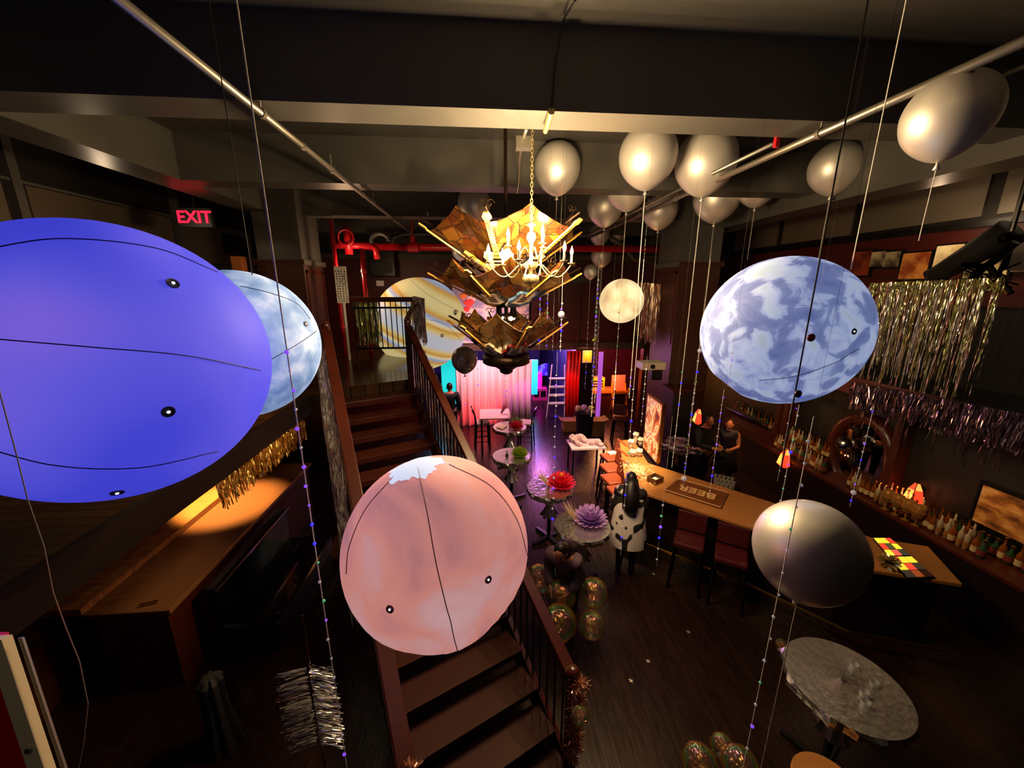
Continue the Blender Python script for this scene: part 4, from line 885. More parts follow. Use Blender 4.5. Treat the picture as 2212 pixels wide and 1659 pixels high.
# shelf under mantel: column hutch
o = thing('column_hutch', 'dark cabinet with cornice built against the right column behind the bar', 'cabinet', (4.4, 8.3, 0))
MB().box2((4.35, 8.1, 0), (4.9, 8.58, 2.15)).build('carcass', M_dark, o); b = MB()
for k in range(4): b.box2((4.35-.03*k, 8.1-.03*k, 2.15+.03*k), (4.9+.03*k, 8.58, 2.18+.03*k))
b.build('cornice', M_wood, o)
# ---- pictures in the right gallery
for i, (x0, x1, y0, y1, c_, lab) in enumerate(((1842, 1874, 545, 595, ['#5a1c10', '#8a3a1c'], 'small red framed picture in the right gallery just beside the planet balloon'), (1884, 1908, 545, 575, ['#3a342a', '#b8a888'], 'left one of two small black and white photos in the right gallery'), (1915, 1940, 545, 576, ['#3a342a', '#a89878'], 'right one of two small black and white photos in the right gallery'), (1953, 1998, 548, 602, ['#8a3c18', '#d08a40'], 'orange poster with golden arch top in the right gallery'), (2026, 2072, 532, 575, ['#c8b080', '#fff0c0'], 'bright lit picture left of the black spotlight in the right gallery'), (2095, 2172, 545, 600, ['#2a2018', '#e8d090'], 'large pale picture behind the black metal figure in the right gallery'), (2178, 2290, 525, 580, ['#1a1610', '#3a3226'], 'dark glazed picture at the far right of the gallery wall'))):
    a_, c2 = PX(x0, y0, 8.1), PX(x1, y1, 8.1); o = thing('framed_picture', lab, 'picture', a_)
    ya, yb = sorted((a_.y, c2.y)); MB().box2((8.1, ya-.03, c2.z-.03), (8.16, yb+.03, a_.z+.03)).build('frame', M_blk if i != 6 else M_steel, o)
    MB().box2((8.09, ya, c2.z), (8.102, yb, a_.z)).build('print', texmat('print_%d' % i, c_, nscale=3.5, detail=4, pos=[.4, .6], rough=.5), o)
lamp('SPOT', 'gallery_picture_light', (7.3, 5.3, 6.2), 90, (1, .75, .45), .05, aim=(8.1, 5.6, 4.8), spot=90, blend=.8)
q0, q1 = PX(2185, 500, 7.3), PX(2020, 596, 7.3); o = thing('stage_spotlight', 'black cylindrical spotlight pointing down across the right gallery pictures', 'spotlight', q1)
MB().cyl(q0, q1, .2, .13, n=20).build('housing', mat('matte_black', '#060505', .8), o, smooth=True); MB().cyl(q1, q1+(q1-q0).normalized()*.04, .14, .15, n=20).build('front_ring', mat('plum_glass', '#2a1c28', .2), o); MB().cyl((q0.x, q0.y, q0.z), (q0.x, q0.y, ZC), .03, n=8).build('bracket', M_blk, o)
q = PX(2135, 585, 7.0); b = MB(); b.tube([q+V((0, .25, -.3)), q+V((0, .1, 0)), q+V((0, -.05, .15)), q+V((0, -.2, .35))], .05, 8); b.tube([q+V((0, -.3, -.3)), q+V((0, 0, .05)), q+V((0, .3, .1))], .04, 8); b.ball(q+V((0, -.08, .42)), .07, 10, 8)
for k in range(14): b.cyl(q+V((-.1, rnd(-.3, .3), rnd(-.3, .1))), q+V((.1, rnd(-.3, .3), rnd(-.3, .1))), .012, n=6)
tag(b.build('metal_figure', mat('black_gloss_metal', '#14120f', .18, .9), loc=q), 'glinting black metal figure standing at the right gallery edge', 'sculpture')
# ================================================================== tables with foil
def foil_table(c, r, h, label, cover=True, lean=0, skirt='tied'):
    o = thing('cocktail_table', label, 'table', (c.x, c.y, 0), 'foil-covered cocktail tables'); x, y = c.x, c.y
    MB().lathe([(.01, h-.03), (r-.01, h-.03), (r, h-.015), (r, h-.005), (.01, h-.005)], (x, y, 0), 40).build('tabletop', M_blk, o)
    b = MB(); N = 64; vs = [V((x, y, h))]
    for rr, zz in ((r*.5, h+.002), (r, h+.002), (r*1.02, h-.03), (r*1.0, h-.08)):
        for i in range(N): t = 6.2832*i/N; k = 1+(.03*math.sin(9*t)+.025*math.sin(17*t+1) if rr > r*.99 and zz < h else 0); vs.append(V((x+rr*k*math.cos(t), y+rr*k*math.sin(t), zz+(rnd(-.02, .01) if zz < h-.05 else 0))))
    b.add(vs, [(0, 1+i, 1+(i+1) % N) for i in range(N)]+[(1+k*N+i, 1+(k+1)*N+i, 1+(k+1)*N+(i+1) % N, 1+k*N+(i+1) % N) for k in range(3) for i in range(N)])
    b.build('foil_cover', M_foil, o, smooth=False)
    MB().cyl((x, y, .04), (x, y, h-.03), .035, n=12).build('column', M_blk, o)
    b = MB()
    for k in range(4): a = k*1.571+.5; b.bar((x, y, .05), (x+.36*math.cos(a), y+.36*math.sin(a), .02), .06, .04)
    b.build('cross_base', M_blk, o)
    b = MB(); b.lathe([(.2, h-.1), (.13, h-.2), (.06, h-.35), (.05, h-.38), (.1, h-.48), (.14, h-.56)], (x, y, 0), 36, mod=lambda t: 1+.22*math.sin(7*t)+.1*math.sin(13*t)); b.build('gathered_foil_skirt', M_foil, o)
    return o
def paper_flower(c, r, m, label, core=None, rows=4, nm='paper_flower'):
    o = thing(nm, label, 'paper flower', c); b = MB()
    for row in range(rows):
        n = 17-3*row; el = math.radians(6+row*17); rr = r*(1-.05*row)
        for k in range(n):
            a = 6.283*k/n+row*.3; d = V((math.cos(a)*math.cos(el), math.sin(a)*math.cos(el), math.sin(el))); s_ = V((-math.sin(a), math.cos(a), 0)); w_ = rr*.13; base = c+V((0, 0, r*.1))
            pts = [base, base+d*rr*.55+s_*w_, base+d*rr*.92+s_*w_*.8+V((0, 0, .02)), base+d*rr+V((0, 0, .03)), base+d*rr*.92-s_*w_*.8+V((0, 0, .02)), base+d*rr*.55-s_*w_, base+d*rr*.6+V((0, 0, -.02))]
            b.add(pts, [(0, 1, 6), (1, 2, 3, 6), (6, 3, 4, 5), (0, 6, 5)])
    b.build('petals', m, o); MB().ball(c+V((0, 0, r*.85)), r*.16, 12, 8).build('flower_centre', core or m, o); return o
def feather(c, label, m, lean=(-.1, 0), h=.3):
    o = thing('feather_spray', label, 'feathers', c); b = MB()
    for i in range(60):
        d = V((lean[0]+random.gauss(0, .16), lean[1]+random.gauss(0, .16), 1)).normalized(); p = c+V((rnd(-.02, .02), rnd(-.02, .02), .004)); e = d.orthogonal().normalized()*.004; L = h*rnd(.6, 1.1); q = p+d*L+V((lean[0]*L*.6, 0, 0))
        b.add([p-e, p+e, q+e*.3, q-e*.3], [(0, 1, 2, 3)])
    b.build('plumes', m, o)
H = 1.05
T1, T2, T3, T4 = PZ(1105, 984, H), PZ(1188, 1052, H), PZ(1258, 1134, H), PZ(1101, 922, H)
foil_table(T1, .40, H, 'foil-covered cocktail table carrying the lime green paper flower')
foil_table(T2, .41, H, 'foil-covered cocktail table carrying the red paper flower')
foil_table(T3, .41, H, 'foil-covered cocktail table carrying the lavender paper flower')
foil_table(T4, .42, H, 'foil-covered cocktail table between the two black ladder-back chairs')
m_lime = mat('lime_paper', '#b8d840', .6); m_lime.node_tree.nodes['Principled BSDF'].inputs['Subsurface Weight'].default_value = .2
paper_flower(T1+V((.17, -.04, .005)), .2, m_lime, 'lime green paper flower on the second farthest foil table', rows=5)
paper_flower(T2+V((.2, 0, .005)), .27, mat('coral_red_paper', '#f02848', .55), 'large coral red paper flower with orange centre on a foil table', mat('orange_paper', '#ff8030', .6))
paper_flower(T3+V((.13, .05, .005)), .27, mat('lavender_paper', '#b48ad0', .6), 'large lavender paper flower on the nearest upright foil table')
M_fea = mat('cream_feather', '#e8cdb0', .7)
feather(T2+V((-.02, .02, 0)), 'cream feather spray beside the red paper flower', M_fea, (-.35, .1), .34)
feather(T3+V((-.06, .06, 0)), 'cream feather spray beside the lavender paper flower', M_fea, (-.3, .1), .34)
feather(T4+V((.0, .05, 0)), 'grey feather spray on the farthest foil table', mat('grey_feather', '#b8a8a0', .7), (.1, 0), .4)
paper_flower(T4+V((.16, -.12, .005)), .2, mat('rose_red_paper', '#d83048', .6), 'rose red paper flower at the front of the farthest foil table')
paper_flower(T4+V((.2, .14, .02)), .17, mat('sage_paper', '#8aa060', .6), 'sage green paper flower at the back of the farthest foil table')
q = T1+V((-.1, -.02, .003)); o = thing('table_ornament', 'small black ornament with pearl on the lime flower table', 'ornament', q); MB().lathe([(.03, 0), (.035, .02), (.015, .05), (.02, .07)], q, 14).build('stand', M_blk, o); MB().ball(q+V((0, 0, .09)), .028, 12, 8).build('pearl', M_paper, o)
b = MB().poly([T4+V((-.34, -.05, .006)), T4+V((-.2, -.2, .006)), T4+V((-.06, .02, .006)), T4+V((-.2, .16, .006))], .02); tag(b.build('menu_card', mat('cream_card', '#f0dca0', .5), loc=T4), 'cream printed card on the left of the farthest foil table', 'card')
# table with white cloth behind
q = PZ(1075, 895, H); o = thing('serving_table', 'square white-clothed table in front of the pink curtain', 'table', (q.x, q.y, 0))
MB().box2((q.x-.5, q.y-.35, H-.03), (q.x+.35, q.y+.5, H)).build('tabletop', mat('pink_white_cloth', '#e8c8c8', .6), o)
for sx, sy in ((-.45, -.3), (.3, -.3), (-.45, .45), (.3, .45)): MB().box2((q.x+sx-.025, q.y+sy-.025, 0), (q.x+sx+.025, q.y+sy+.025, H-.03)).build('leg', M_blk, o)
feather(q+V((.1, 0, .02)), 'dusty red feather spray on the white square table', mat('dusty_red', '#b86868', .7), (.3, 0), .34)
# near right table, seen from above
TN = PZ(1826, 1474, H); foil_table(TN, .46, H, 'foil-covered cocktail table nearest the camera at the lower right')
feather(TN+V((.0, .02, 0)), 'pale feather spray on the nearest foil table at the lower right', mat('pale_feather', '#b8a8a0', .8), (.0, .3), .3)
for k, (dx, dy) in enumerate(((.05, -.12), (.22, -.05), (.2, .12), (-.02, -.2))):
    q = TN+V((dx, dy, .003)); tag(MB().lathe([(.03, 0), (.034, .05), (.031, .05), (.028, .005)], q, 16).build('shot_cup', mat('clear_plastic', '#c8c8c8', .08, .3, alpha=.5), loc=q), 'small clear plastic cup on the nearest foil table', 'cup', 'clear cups on the nearest foil table')

# ladder-back chairs
def ladder_chair(c, rz, label):
    o = thing('ladder_back_chair', label, 'chair', (c.x, c.y, 0), 'black ladder-back bar chairs'); R = RZ(rz); T = lambda a, b_, z: V((c.x, c.y, z))+R @ V((a, b_, 0))
    MB().box(T(0, 0, .75), (.4, .4, .05), R).build('seat', mat('pale_seat_pad', '#b8a898', .6), o, bevel=.015)
    for sx in (-1, 1):
        MB().bar(T(sx*.19, .19, 0), T(sx*.17, .17, .73), .035, .035).build('leg', M_blk, o)
        MB().tube([T(sx*.2, -.22, 0), T(sx*.18, -.18, .73), T(sx*.18, -.22, 1.0), T(sx*.18, -.3, 1.2)], .02, 8).build('rear_post', M_blk, o)
    for z, d in ((.86, -.2), (.97, -.22), (1.14, -.28)): MB().bar(T(-.18, d, z), T(.18, d, z), .02, .05 if z < 1.1 else .09).build('back_slat', M_blk, o)
    for z in (.22, .4, .55):
        MB().tube([T(-.19, -.2, z), T(-.19, .2, z)], .012, 6).build('stretcher', M_blk, o); MB().tube([T(.19, -.2, z), T(.19, .2, z)], .012, 6).build('stretcher', M_blk, o)
    MB().tube([T(-.19, .19, .3), T(.19, .19, .3)], .013, 6).build('foot_rest', M_blk, o)
    return o
ladder_chair(PZ(1042, 912, .75), -math.pi/2+.1, 'black ladder-back bar chair left of the farthest foil table')
ladder_chair(PZ(1136, 912, .75), math.pi/2-.3, 'black ladder-back bar chair right of the farthest foil table')

# ================================================================== party room beyond
def curtain(name, label, x0, x1, y, z0, z1, m, folds, amp=.05, cat='curtain', y2=None):
    b = MB(); N = folds*8; vs = []
    for i in range(N+1):
        t = i/N; x = x0+(x1-x0)*t; yy = y+((y2 if y2 is not None else y)-y)*t; d = amp*math.sin(t*folds*6.283)+amp*.4*math.sin(t*folds*13.1)
        vs += [V((x, yy+d, z1)), V((x+d*.3, yy+d*1.25, (z0+z1)/2)), V((x, yy+d*1.4, z0))]
    b.add(vs, [(3*i+k, 3*i+3+k, 3*i+4+k, 3*i+1+k) for i in range(N) for k in (0, 1)]); o = b.build(name, m, loc=((x0+x1)/2, y, z0), smooth=True)
    sm = o.modifiers.new('s', 'SOLIDIFY'); sm.thickness = .006; return tag(o, label, cat)
xa, xb = PY(987, 850, 12.3).x, PY(1147, 850, 12.3).x
M_pinkc = mat('sheer_white_curtain', '#f0dcd8', .6)
curtain('stage_curtain', 'wide pale curtain lit pink and red across the back opening', xa, xb, 12.25, .02, 2.22, M_pinkc, 11, .045)
q = PY(1240, 860, 12.15); curtain('red_curtain', 'narrow bright red curtain beside the black pillar', PY(1221, 860, 12.2).x, PY(1250, 860, 12.2).x, 12.18, .25, 2.5, mat('red_drape', '#e01810', .5, emit='#000000', es=0), 4, .04)
lamp('SPOT', 'red_drape_light', (2.6, 11.0, 2.4), 70, (1, .16, .1), .08, aim=(2.95, 12.2, 1.3), spot=40, blend=.8)
q = PY(1184, 730, 12.3)
q0 = PY(952, 778, 14.0); q1 = PY(986, 872, 14.0); tag(MB().box2((q0.x, 14, q1.z), (q1.x, 14.1, q0.z)).build('turquoise_screen', mat('aqua_screen', '#30e0d8', .4, emit='#10e0d4', es=.8), loc=q0), 'bright turquoise lit panel left of the pink curtain', 'panel')
q0 = PY(1147, 778, 14.0); q1 = PY(1161, 852, 14.0); tag(MB().box2((q0.x, 14, max(0, q1.z)), (q1.x, 14.1, q0.z)).build('turquoise_screen', mat('aqua_screen', '#30e0d8'), loc=q0), 'bright turquoise lit panel right of the pink curtain', 'panel')
q0 = PY(1160, 772, 18); q1 = PY(1214, 815, 18)
b = MB(); N = 20; cxm = (q0.x+q1.x)/2; rw = (q1.x-q0.x)/2*1.3; b.slab([(cxm+rw*math.cos(math.pi*i/N), 18, q1.z+.1+rw*.75*math.sin(math.pi*i/N)) for i in range(N+1)], (0, .1, 0))
tag(b.build('arched_backdrop', texmat('violet_clouds', ['#2810a0', '#4820d0', '#8080e8', '#3010b0'], nscale=2.2, detail=5, emit=.7, pos=[.35, .5, .6, .7]), loc=(cxm, 18, 0)), 'arched violet and blue cloud screen deep in the party room', 'screen')
q = PY(1166, 862, 15); q.z = 0; o = thing('pink_cabinet', 'low pink and black cabinet on the party room floor', 'cabinet', q); MB().box2((q.x-.3, 15, 0), (q.x+.3, 15.4, .5)).build('body', mat('magenta_paint', '#d83880', .5), o)
for s_ in (-.14, .14): MB().box2((q.x+s_-.1, 14.98, .15), (q.x+s_+.1, 15, .4)).build('black_panel', M_blk, o)
q = PY(1166, 835, 15.2); MBo = MB().lathe([(.08, .5), (.1, .8), (.09, 1.1), (.04, 1.15)], (q.x, 15.2, 0), 16); tag(MBo.build('magenta_vase', mat('magenta_glow', '#ff20c0', .3, emit='#ff20c0', es=.7), loc=(q.x, 15.2, .5)), 'glowing magenta upright vase standing on the low pink cabinet', 'vase')
# step ladder with glasses
q = PY(1203, 850, 12.9); o = thing('shelf_ladder', 'white folding ladder shelf beside the red curtain', 'ladder', (q.x, 12.9, 0)); x = q.x
MB().bar((x-.35, 12.9, 0), (x-.2, 12.9, 1.9), .04, .03).build('side_rail', M_white, o); MB().bar((x+.3, 12.9, 0), (x+.25, 12.9, 1.9), .04, .03).build('side_rail', M_white, o)
for z in (.5, .8, 1.1, 1.4): MB().box2((x-.28, 12.8, z), (x+.27, 13.0, z+.03)).build('shelf_board', mat('pale_green_shelf', '#c8d8a0', .5), o)
# pillar lantern sign
q = PY(1268, 770, 12.2); o = thing('lantern_sign', 'small glowing orange lantern in a cream frame on the black pillar', 'lantern', q)
MB().box2((q.x-.15, 12.16, q.z-.2), (q.x+.15, 12.22, q.z+.2)).build('frame', mat('cream_frame', '#e8c888', .4, emit='#e8b060', es=.4), o); MB().box2((q.x-.11, 12.14, q.z-.16), (q.x+.11, 12.162, q.z+.16)).build('lit_face', mat('orange_glow', '#ff9020', .4, emit='#ff8a10', es=1.3), o)  # frame emission paints in the lantern glow; only the face is a lamp
lamp('POINT', 'lantern_light', (q.x, 12.0, q.z+.1), 5, (1, .6, .2), .05)
# trash bin with things on top
q = PY(1263, 900, 10.6); x, y = q.x, 10.6; o = thing('waste_bin', 'tall round black waste bin in front of the black pillar', 'bin', (x, y, 0))
MB().lathe([(.2, 0), (.27, .85), (.3, .86), (.3, .92), (.26, .92)], (x, y, 0), 28).build('body', mat('navy_plastic', '#10101c', .35), o); MB().lathe([(.01, .93), (.31, .93), (.31, .96), (.01, .96)], (x, y, 0), 28).build('lid', M_blk, o)
for dx, r_, c_, l_ in ((-.2, .09, '#d8b080', 'crumpled tan bag on the left of the waste bin lid'), (-.02, .1, '#c8a0d0', 'crumpled lilac plastic bag on the middle of the waste bin lid'), (.18, .08, '#d8c8a0', 'crumpled cream bag on the right of the waste bin lid')):
    tag(MB().ball((x+dx, y, .96+r_), (r_, r_*.8, r_), 14, 10, fn=lambda p: p*(1+.18*math.sin(7*p.x+3)*math.cos(6*p.z))).build('crumpled_bag', mat('bag_'+c_[1:], c_, .6), loc=(x+dx, y, .96)), l_, 'bag')
# cardboard cartons
for i, (px, py, s_, lab) in enumerate(((1232, 915, (.5, .4, .35), 'brown cardboard carton on the floor left of the waste bin'), (1276, 925, (.75, .45, .5), 'big open cardboard carton on the floor in front of the waste bin'), (1245, 885, (.3, .25, .12), 'small red and white striped box beside the red curtain'))):
    q = PZ(px, py, .2); o = thing('carton', lab, 'carton', (q.x, q.y, 0)); m = mat('cardboard_warm', '#8a6038', .7) if i < 2 else texmat('candy_stripes', ['#e82030', '#ffffff'], nscale=3, kind='wave', pos=[.45, .55])
    b = MB().box2((q.x-s_[0]/2, q.y-s_[1]/2, 0), (q.x+s_[0]/2, q.y+s_[1]/2, s_[2])); b.build('box_body', m, o)
    if i < 2:
        for k in (-1, 1): MB().slab([(q.x+k*s_[0]/2, q.y-s_[1]/2, s_[2]), (q.x+k*s_[0]/2, q.y+s_[1]/2, s_[2]), (q.x+k*(s_[0]/2+.12), q.y+s_[1]/2, s_[2]+.04), (q.x+k*(s_[0]/2+.12), q.y-s_[1]/2, s_[2]+.04)], (0, 0, .006)).build('flap', m, o)
# table heaped with pale wrapping
q = PZ(1272, 958, .75); o = thing('gift_table', 'table heaped with pale pink wrapping beyond the bar stools', 'table', (q.x, q.y, 0)); MB().box2((q.x-.5, q.y-.3, .71), (q.x+.35, q.y+.3, .75)).build('tabletop', mat('lilac_cloth', '#d8b8c8', .6), o)
for sx, sy in ((-.45, -.25), (.3, -.25), (-.45, .25), (.3, .25)): MB().box2((q.x+sx-.02, q.y+sy-.02, 0), (q.x+sx+.02, q.y+sy+.02, .71)).build('leg', M_blk, o)
for i in range(9):
    c = q+V((rnd(-.4, .3), rnd(-.22, .22), 0)); r_ = rnd(.06, .12); tag(MB().ball(c+V((0, 0, r_*.75)), (r_, r_, r_*.8), 12, 8, fn=lambda p: p*(1+.25*math.sin(6*p.x+i)*math.cos(8*p.y))).build('tissue_bundle', mat('pink_tissue', '#e0b8c0', .7), loc=c), 'crumpled pale pink tissue bundle on the wrapping table', 'tissue', 'tissue bundles on the wrapping table')
# projector on the column
q = PY(1404, 787, 8.6); o = thing('wall_projector', 'off-white box projector on a bracket at the right column', 'projector', q)
MB().box2((q.x-.28, 8.35, q.z-.09), (q.x+.28, 8.75, q.z+.08)).build('casing', mat('off_white_plastic', '#d8ccb8', .5), o, bevel=.02); MB().cyl((q.x-.05, 8.35, q.z), (q.x-.05, 8.32, q.z), .05, n=16).build('lens', M_blk, o); MB().box2((q.x, 8.45, q.z-.35), (q.x+.25, 8.6, q.z-.09)).build('bracket', M_blk, o)
# stage room furniture: orange-lit counter, stool, lamp
q = PZ(1325, 895, .0); o = thing('stage_bench', 'low orange-lit wooden bench in the far right room', 'bench', (4.55, 13.6, 0)); MB().box2((3.9, 13.2, .75), (5.3, 13.8, .85)).build('bench_top', mat('honey_wood', '#c87020', .4), o); MB().box2((3.95, 13.25, 0), (5.25, 13.75, .75)).build('bench_front', M_wood, o)
q = PY(1317, 845, 13.5); o = thing('yellow_cabinet', 'small yellow retro radio cabinet on the orange bench', 'radio', (4.25, 13.5, .85)); MB().box2((4.0, 13.35, .85), (4.5, 13.65, 1.3)).build('case', mat('yellow_case', '#ffb020', .4), o)
for k in range(3): MB().box2((4.06, 13.34, 1.15-.1*k), (4.44, 13.35, 1.2-.1*k)).build('grille_slot', M_brz, o)
o = thing('orange_armchair', 'orange wooden chair with crossed arms beside the radio', 'chair', (5.0, 13.0, 0)); b = MB()
for sx in (-.25, .25):
    MB().bar((5.0+sx, 12.9, 0), (5.0+sx, 13.3, 1.1), .04, .04).build('leg', mat('honey_wood2', '#e08028', .4), o); MB().bar((5.0+sx, 13.3, 0), (5.0+sx, 12.9, 1.0), .04, .04).build('leg', mat('honey_wood2', '#e08028'), o)
MB().box2((4.75, 12.95, .75), (5.25, 13.35, .8)).build('seat', M_oxred, o); MB().box2((4.75, 13.3, .8), (5.25, 13.35, 1.4)).build('backrest', mat('pink_fabric', '#d88090', .6), o)
c = PZ(1340, 905, .75); bar_stool(V((c.x, c.y, 0)), 2.9, 'dark bar stool before the orange-lit far right room', M_oxred)
q = PY(1297, 820, 12.1); tag(MB().box2((q.x-.07, 12.15, 0), (q.x+.07, 12.2, 2.45)).build('lit_strip', mat('lilac_strip', '#d080f0', .4, emit='#c060f0', es=.6), loc=(q.x, 12.15, 0)), 'tall lilac lit strip panel right of the black pillar', 'panel')

# ================================================================== booth area under the left gallery
o = thing('booth_counter', 'long dark wooden counter under the left gallery, lit golden by a lamp', 'counter', (-3.8, 5.5, 0))
MB().box2((-4.3, 3.75, 1.04), (-3.42, 7.4, 1.1)).build('counter_top', mat('polished_walnut', '#7a5030', .2), o, bevel=.01); MB().box2((-4.25, 3.8, 0), (-3.5, 7.35, 1.04)).build('counter_body', M_wood, o)
MB().box2((-4.74, 3.75, 1.1), (-4.3, 7.35, 1.18)).build('back_ledge', M_barw, o)
so = thing('booth_sofa', 'black vinyl booth sofa with piped edge beside the golden-lit counter', 'sofa', (-2.9, 4.9, 0))
MB().box2((-3.4, 4.1, .2), (-2.55, 5.9, .48)).build('seat', M_vinyl, so, bevel=.05); MB().box2((-3.4, 4.1, .45), (-3.2, 5.9, 1.0)).build('backrest', M_vinyl, so, bevel=.05)
MB().tube([(-3.18, 4.1, 1.01), (-3.18, 5.9, 1.01)], .014, 8).build('piping', M_chrome, so); MB().box2((-3.35, 4.15, 0), (-2.6, 5.85, .2)).build('base', M_blk, so)
for y in (4.25, 4.7, 5.4): MB().tube([(-2.65+.05*math.sin(k), y+.03*k, .49) for k in range(7)], .006, 5).build('vinyl_crease', M_vinyl, so)
q = PZ(322, 1302, 1.13); tag(MB().box(q, (.16, .02, .015), RZ(.3)).build('brass_strip', M_gold, loc=q), 'short thin brass strip at the near end of the booth counter', 'strip')
q = PZ(455, 1480, .75); b = MB().lathe([(.16, 0), (.11, .3), (.09, .6), (.1, .8), (.06, .85), (.001, .86)], (q.x, q.y, 0), 48, mod=lambda t: 1+.14*math.sin(7*t)+.06*math.sin(13*t)); tag(b.build('draped_cloth', mat('dim_grey_cloth', '#1e1a15', .7), loc=(q.x, q.y, 0)), 'dim grey draped cloth standing in the shadow before the booth', 'cloth')
# red framed panel close to the camera, lower left
q0, q1 = PY(5, 1372, .85), PY(110, 1690, .75)
o = thing('wall_sign', 'red panel in a cream frame with steel screw at the lower left corner', 'panel', q0)
dn = (q1-q0); lf = V((-.25, .02, .0)); nv = dn.cross(lf).normalized()
MB().slab([q0+lf, q0, q1, q1+lf], nv*.012).build('red_panel', mat('deep_red_gloss', '#b81408', .3), o)
rtv = V((.022, 0, 0)); MB().slab([q0-rtv*.6, q0+rtv, q1+rtv, q1-rtv*.6], nv*-.02).build('frame_bar', mat('cream_frame_paint', '#c8b898', .4), o); MB().slab([q0+rtv*1.7+dn*.02, q0+rtv*2.1+dn*.02, q1+rtv*2.1, q1+rtv*1.7], nv*-.005).build('outer_rail', M_steel, o)
s_ = q0+dn*.72; MB().ball(s_+nv*-.024+V((.008, 0, 0)), .007, 14, 8).build('screw', M_chrome, o)
lamp('SPOT', 'corner_panel_fill', (-.2, -.6, 6.0), 22, (1, .85, .68), .05, aim=q0, spot=40, blend=.8)  # added fill aimed at the red corner panel, no fixture there
P = [PY(x_, y_, 1.0) for x_, y_ in ((0, 850), (35, 980), (60, 1080), (95, 1180), (115, 1280), (140, 1350), (172, 1430), (190, 1520), (180, 1610), (165, 1680))]
P = [PY(-40, 560, 1.0)]+P; P2 = [P[0]+V((0, 0, ZC-P[0].z))]+P
cv = MB().tube(P2, .0014, 6); tag(cv.build('hanging_wire', mat('translucent_wire', '#8a8280', .3), loc=P2[0]), 'thin translucent wire curving down in front of the huge blue planet', 'wire')
# silver tinsel palm on stem
q = PZ(700, 1660, 1.0); base = V((q.x, q.y, 1.0)); o = thing('tinsel_palm', 'silver tinsel palm frond on a thin stem beside the left stair rail', 'decoration', (base.x, base.y, 0)); topz = PY(713, 1325, base.y).z
MB().tube([(base.x, base.y, 0), (base.x+.01, base.y, 1.2), (base.x+.02, base.y, topz)], .008, 8).build('stem', M_chrome, o)
zA, zB_ = PY(700, 1440, base.y).z, PY(700, 1600, base.y).z
for sgn, w_, nm in ((-1, .2, 'left_fringe'), (1, .15, 'right_fringe')):
    b = MB()
    for i in range(150):
        z = rnd(zB_, zA); p = V((base.x+sgn*.02, base.y+rnd(-.03, .03), z)); L = w_*rnd(.7, 1.1); d = V((sgn, rnd(-.15, .15), -.28)); k0 = None; vs = []
        a_ = rnd(0, 6)
        for k in range(5): pp = p+d*L*k/4; a_ += rnd(-1, 1); e = V((0, math.cos(a_), math.sin(a_)))*.004; vs += [pp-e, pp+e]
        b.add(vs, [(2*k, 2*k+1, 2*k+3, 2*k+2) for k in range(4)])
    b.build('tinsel_fringe', M_tin, o)
MB().cyl((base.x, base.y, 0), (base.x, base.y, .03), .15, n=20).build('base', M_blk, o)

# ================================================================== iridescent foil balloons
M_iri = bpy.data.materials.new('iridescent_film'); M_iri.use_nodes = True; n_ = M_iri.node_tree.nodes; l_ = M_iri.node_tree.links
for x_ in list(n_): n_.remove(x_)
out = n_.new('ShaderNodeOutputMaterial'); mixs = n_.new('ShaderNodeMixShader'); tr = n_.new('ShaderNodeBsdfTransparent'); gl = n_.new('ShaderNodeBsdfGlossy'); lw = n_.new('ShaderNodeLayerWeight'); rp = n_.new('ShaderNodeValToRGB'); noi = n_.new('ShaderNodeTexNoise'); ad = n_.new('ShaderNodeMath'); ad.operation = 'ADD'
lw.inputs[0].default_value = .45; noi.inputs['Scale'].default_value = 9; gl.inputs['Roughness'].default_value = .12
e = rp.color_ramp.elements; cs = ['#e8c060', '#e08890', '#70d0a0', '#c0e060', '#e8a060']
while len(e) < 5: e.new(.5)
for i, c_ in enumerate(cs): e[i].position = .3+.15*i; e[i].color = rgb(c_)
l_.new(lw.outputs['Facing'], ad.inputs[0]); mu = n_.new('ShaderNodeMath'); mu.operation = 'MULTIPLY'; mu.inputs[1].default_value = .6; l_.new(noi.outputs['Fac'], mu.inputs[0]); l_.new(mu.outputs[0], ad.inputs[1])
l_.new(ad.outputs[0], rp.inputs[0]); l_.new(rp.outputs[0], gl.inputs['Color'])
bm_ = n_.new('ShaderNodeBump'); bm_.inputs['Strength'].default_value = .7; bm_.inputs['Distance'].default_value = .03; l_.new(noi.outputs['Fac'], bm_.inputs['Height']); l_.new(bm_.outputs[0], gl.inputs['Normal'])
mr = n_.new('ShaderNodeMapRange'); mr.inputs['To Min'].default_value = .3; mr.inputs['To Max'].default_value = .85; l_.new(lw.outputs['Facing'], mr.inputs['Value']); l_.new(mr.outputs[0], mixs.inputs[0]); l_.new(tr.outputs[0], mixs.inputs[1]); df = n_.new('ShaderNodeBsdfDiffuse'); l_.new(rp.outputs[0], df.inputs['Color']); m2 = n_.new('ShaderNodeMixShader'); m2.inputs[0].default_value = .1; l_.new(gl.outputs[0], m2.inputs[1]); l_.new(df.outputs[0], m2.inputs[2]); l_.new(m2.outputs[0], mixs.inputs[2]); l_.new(mixs.outputs[0], out.inputs[0])
def foil_ball(px, py, Y, r, label):
    c = PY(px, py, Y); o = thing('iridescent_balloon', label, 'balloon', c, 'clear iridescent foil balloons')
    MB().ball(c, r, 28, 18, fn=lambda p: p*(1+.05*math.sin(8*math.atan2(p.y, p.x))*(1-abs(p.z)))).build('film_skin', M_iri, o, smooth=True)
    MB().lathe([(.005, -r-.03), (.03, -r-.02), (.008, -r+.01)], c, 10).build('knot', M_tin, o)
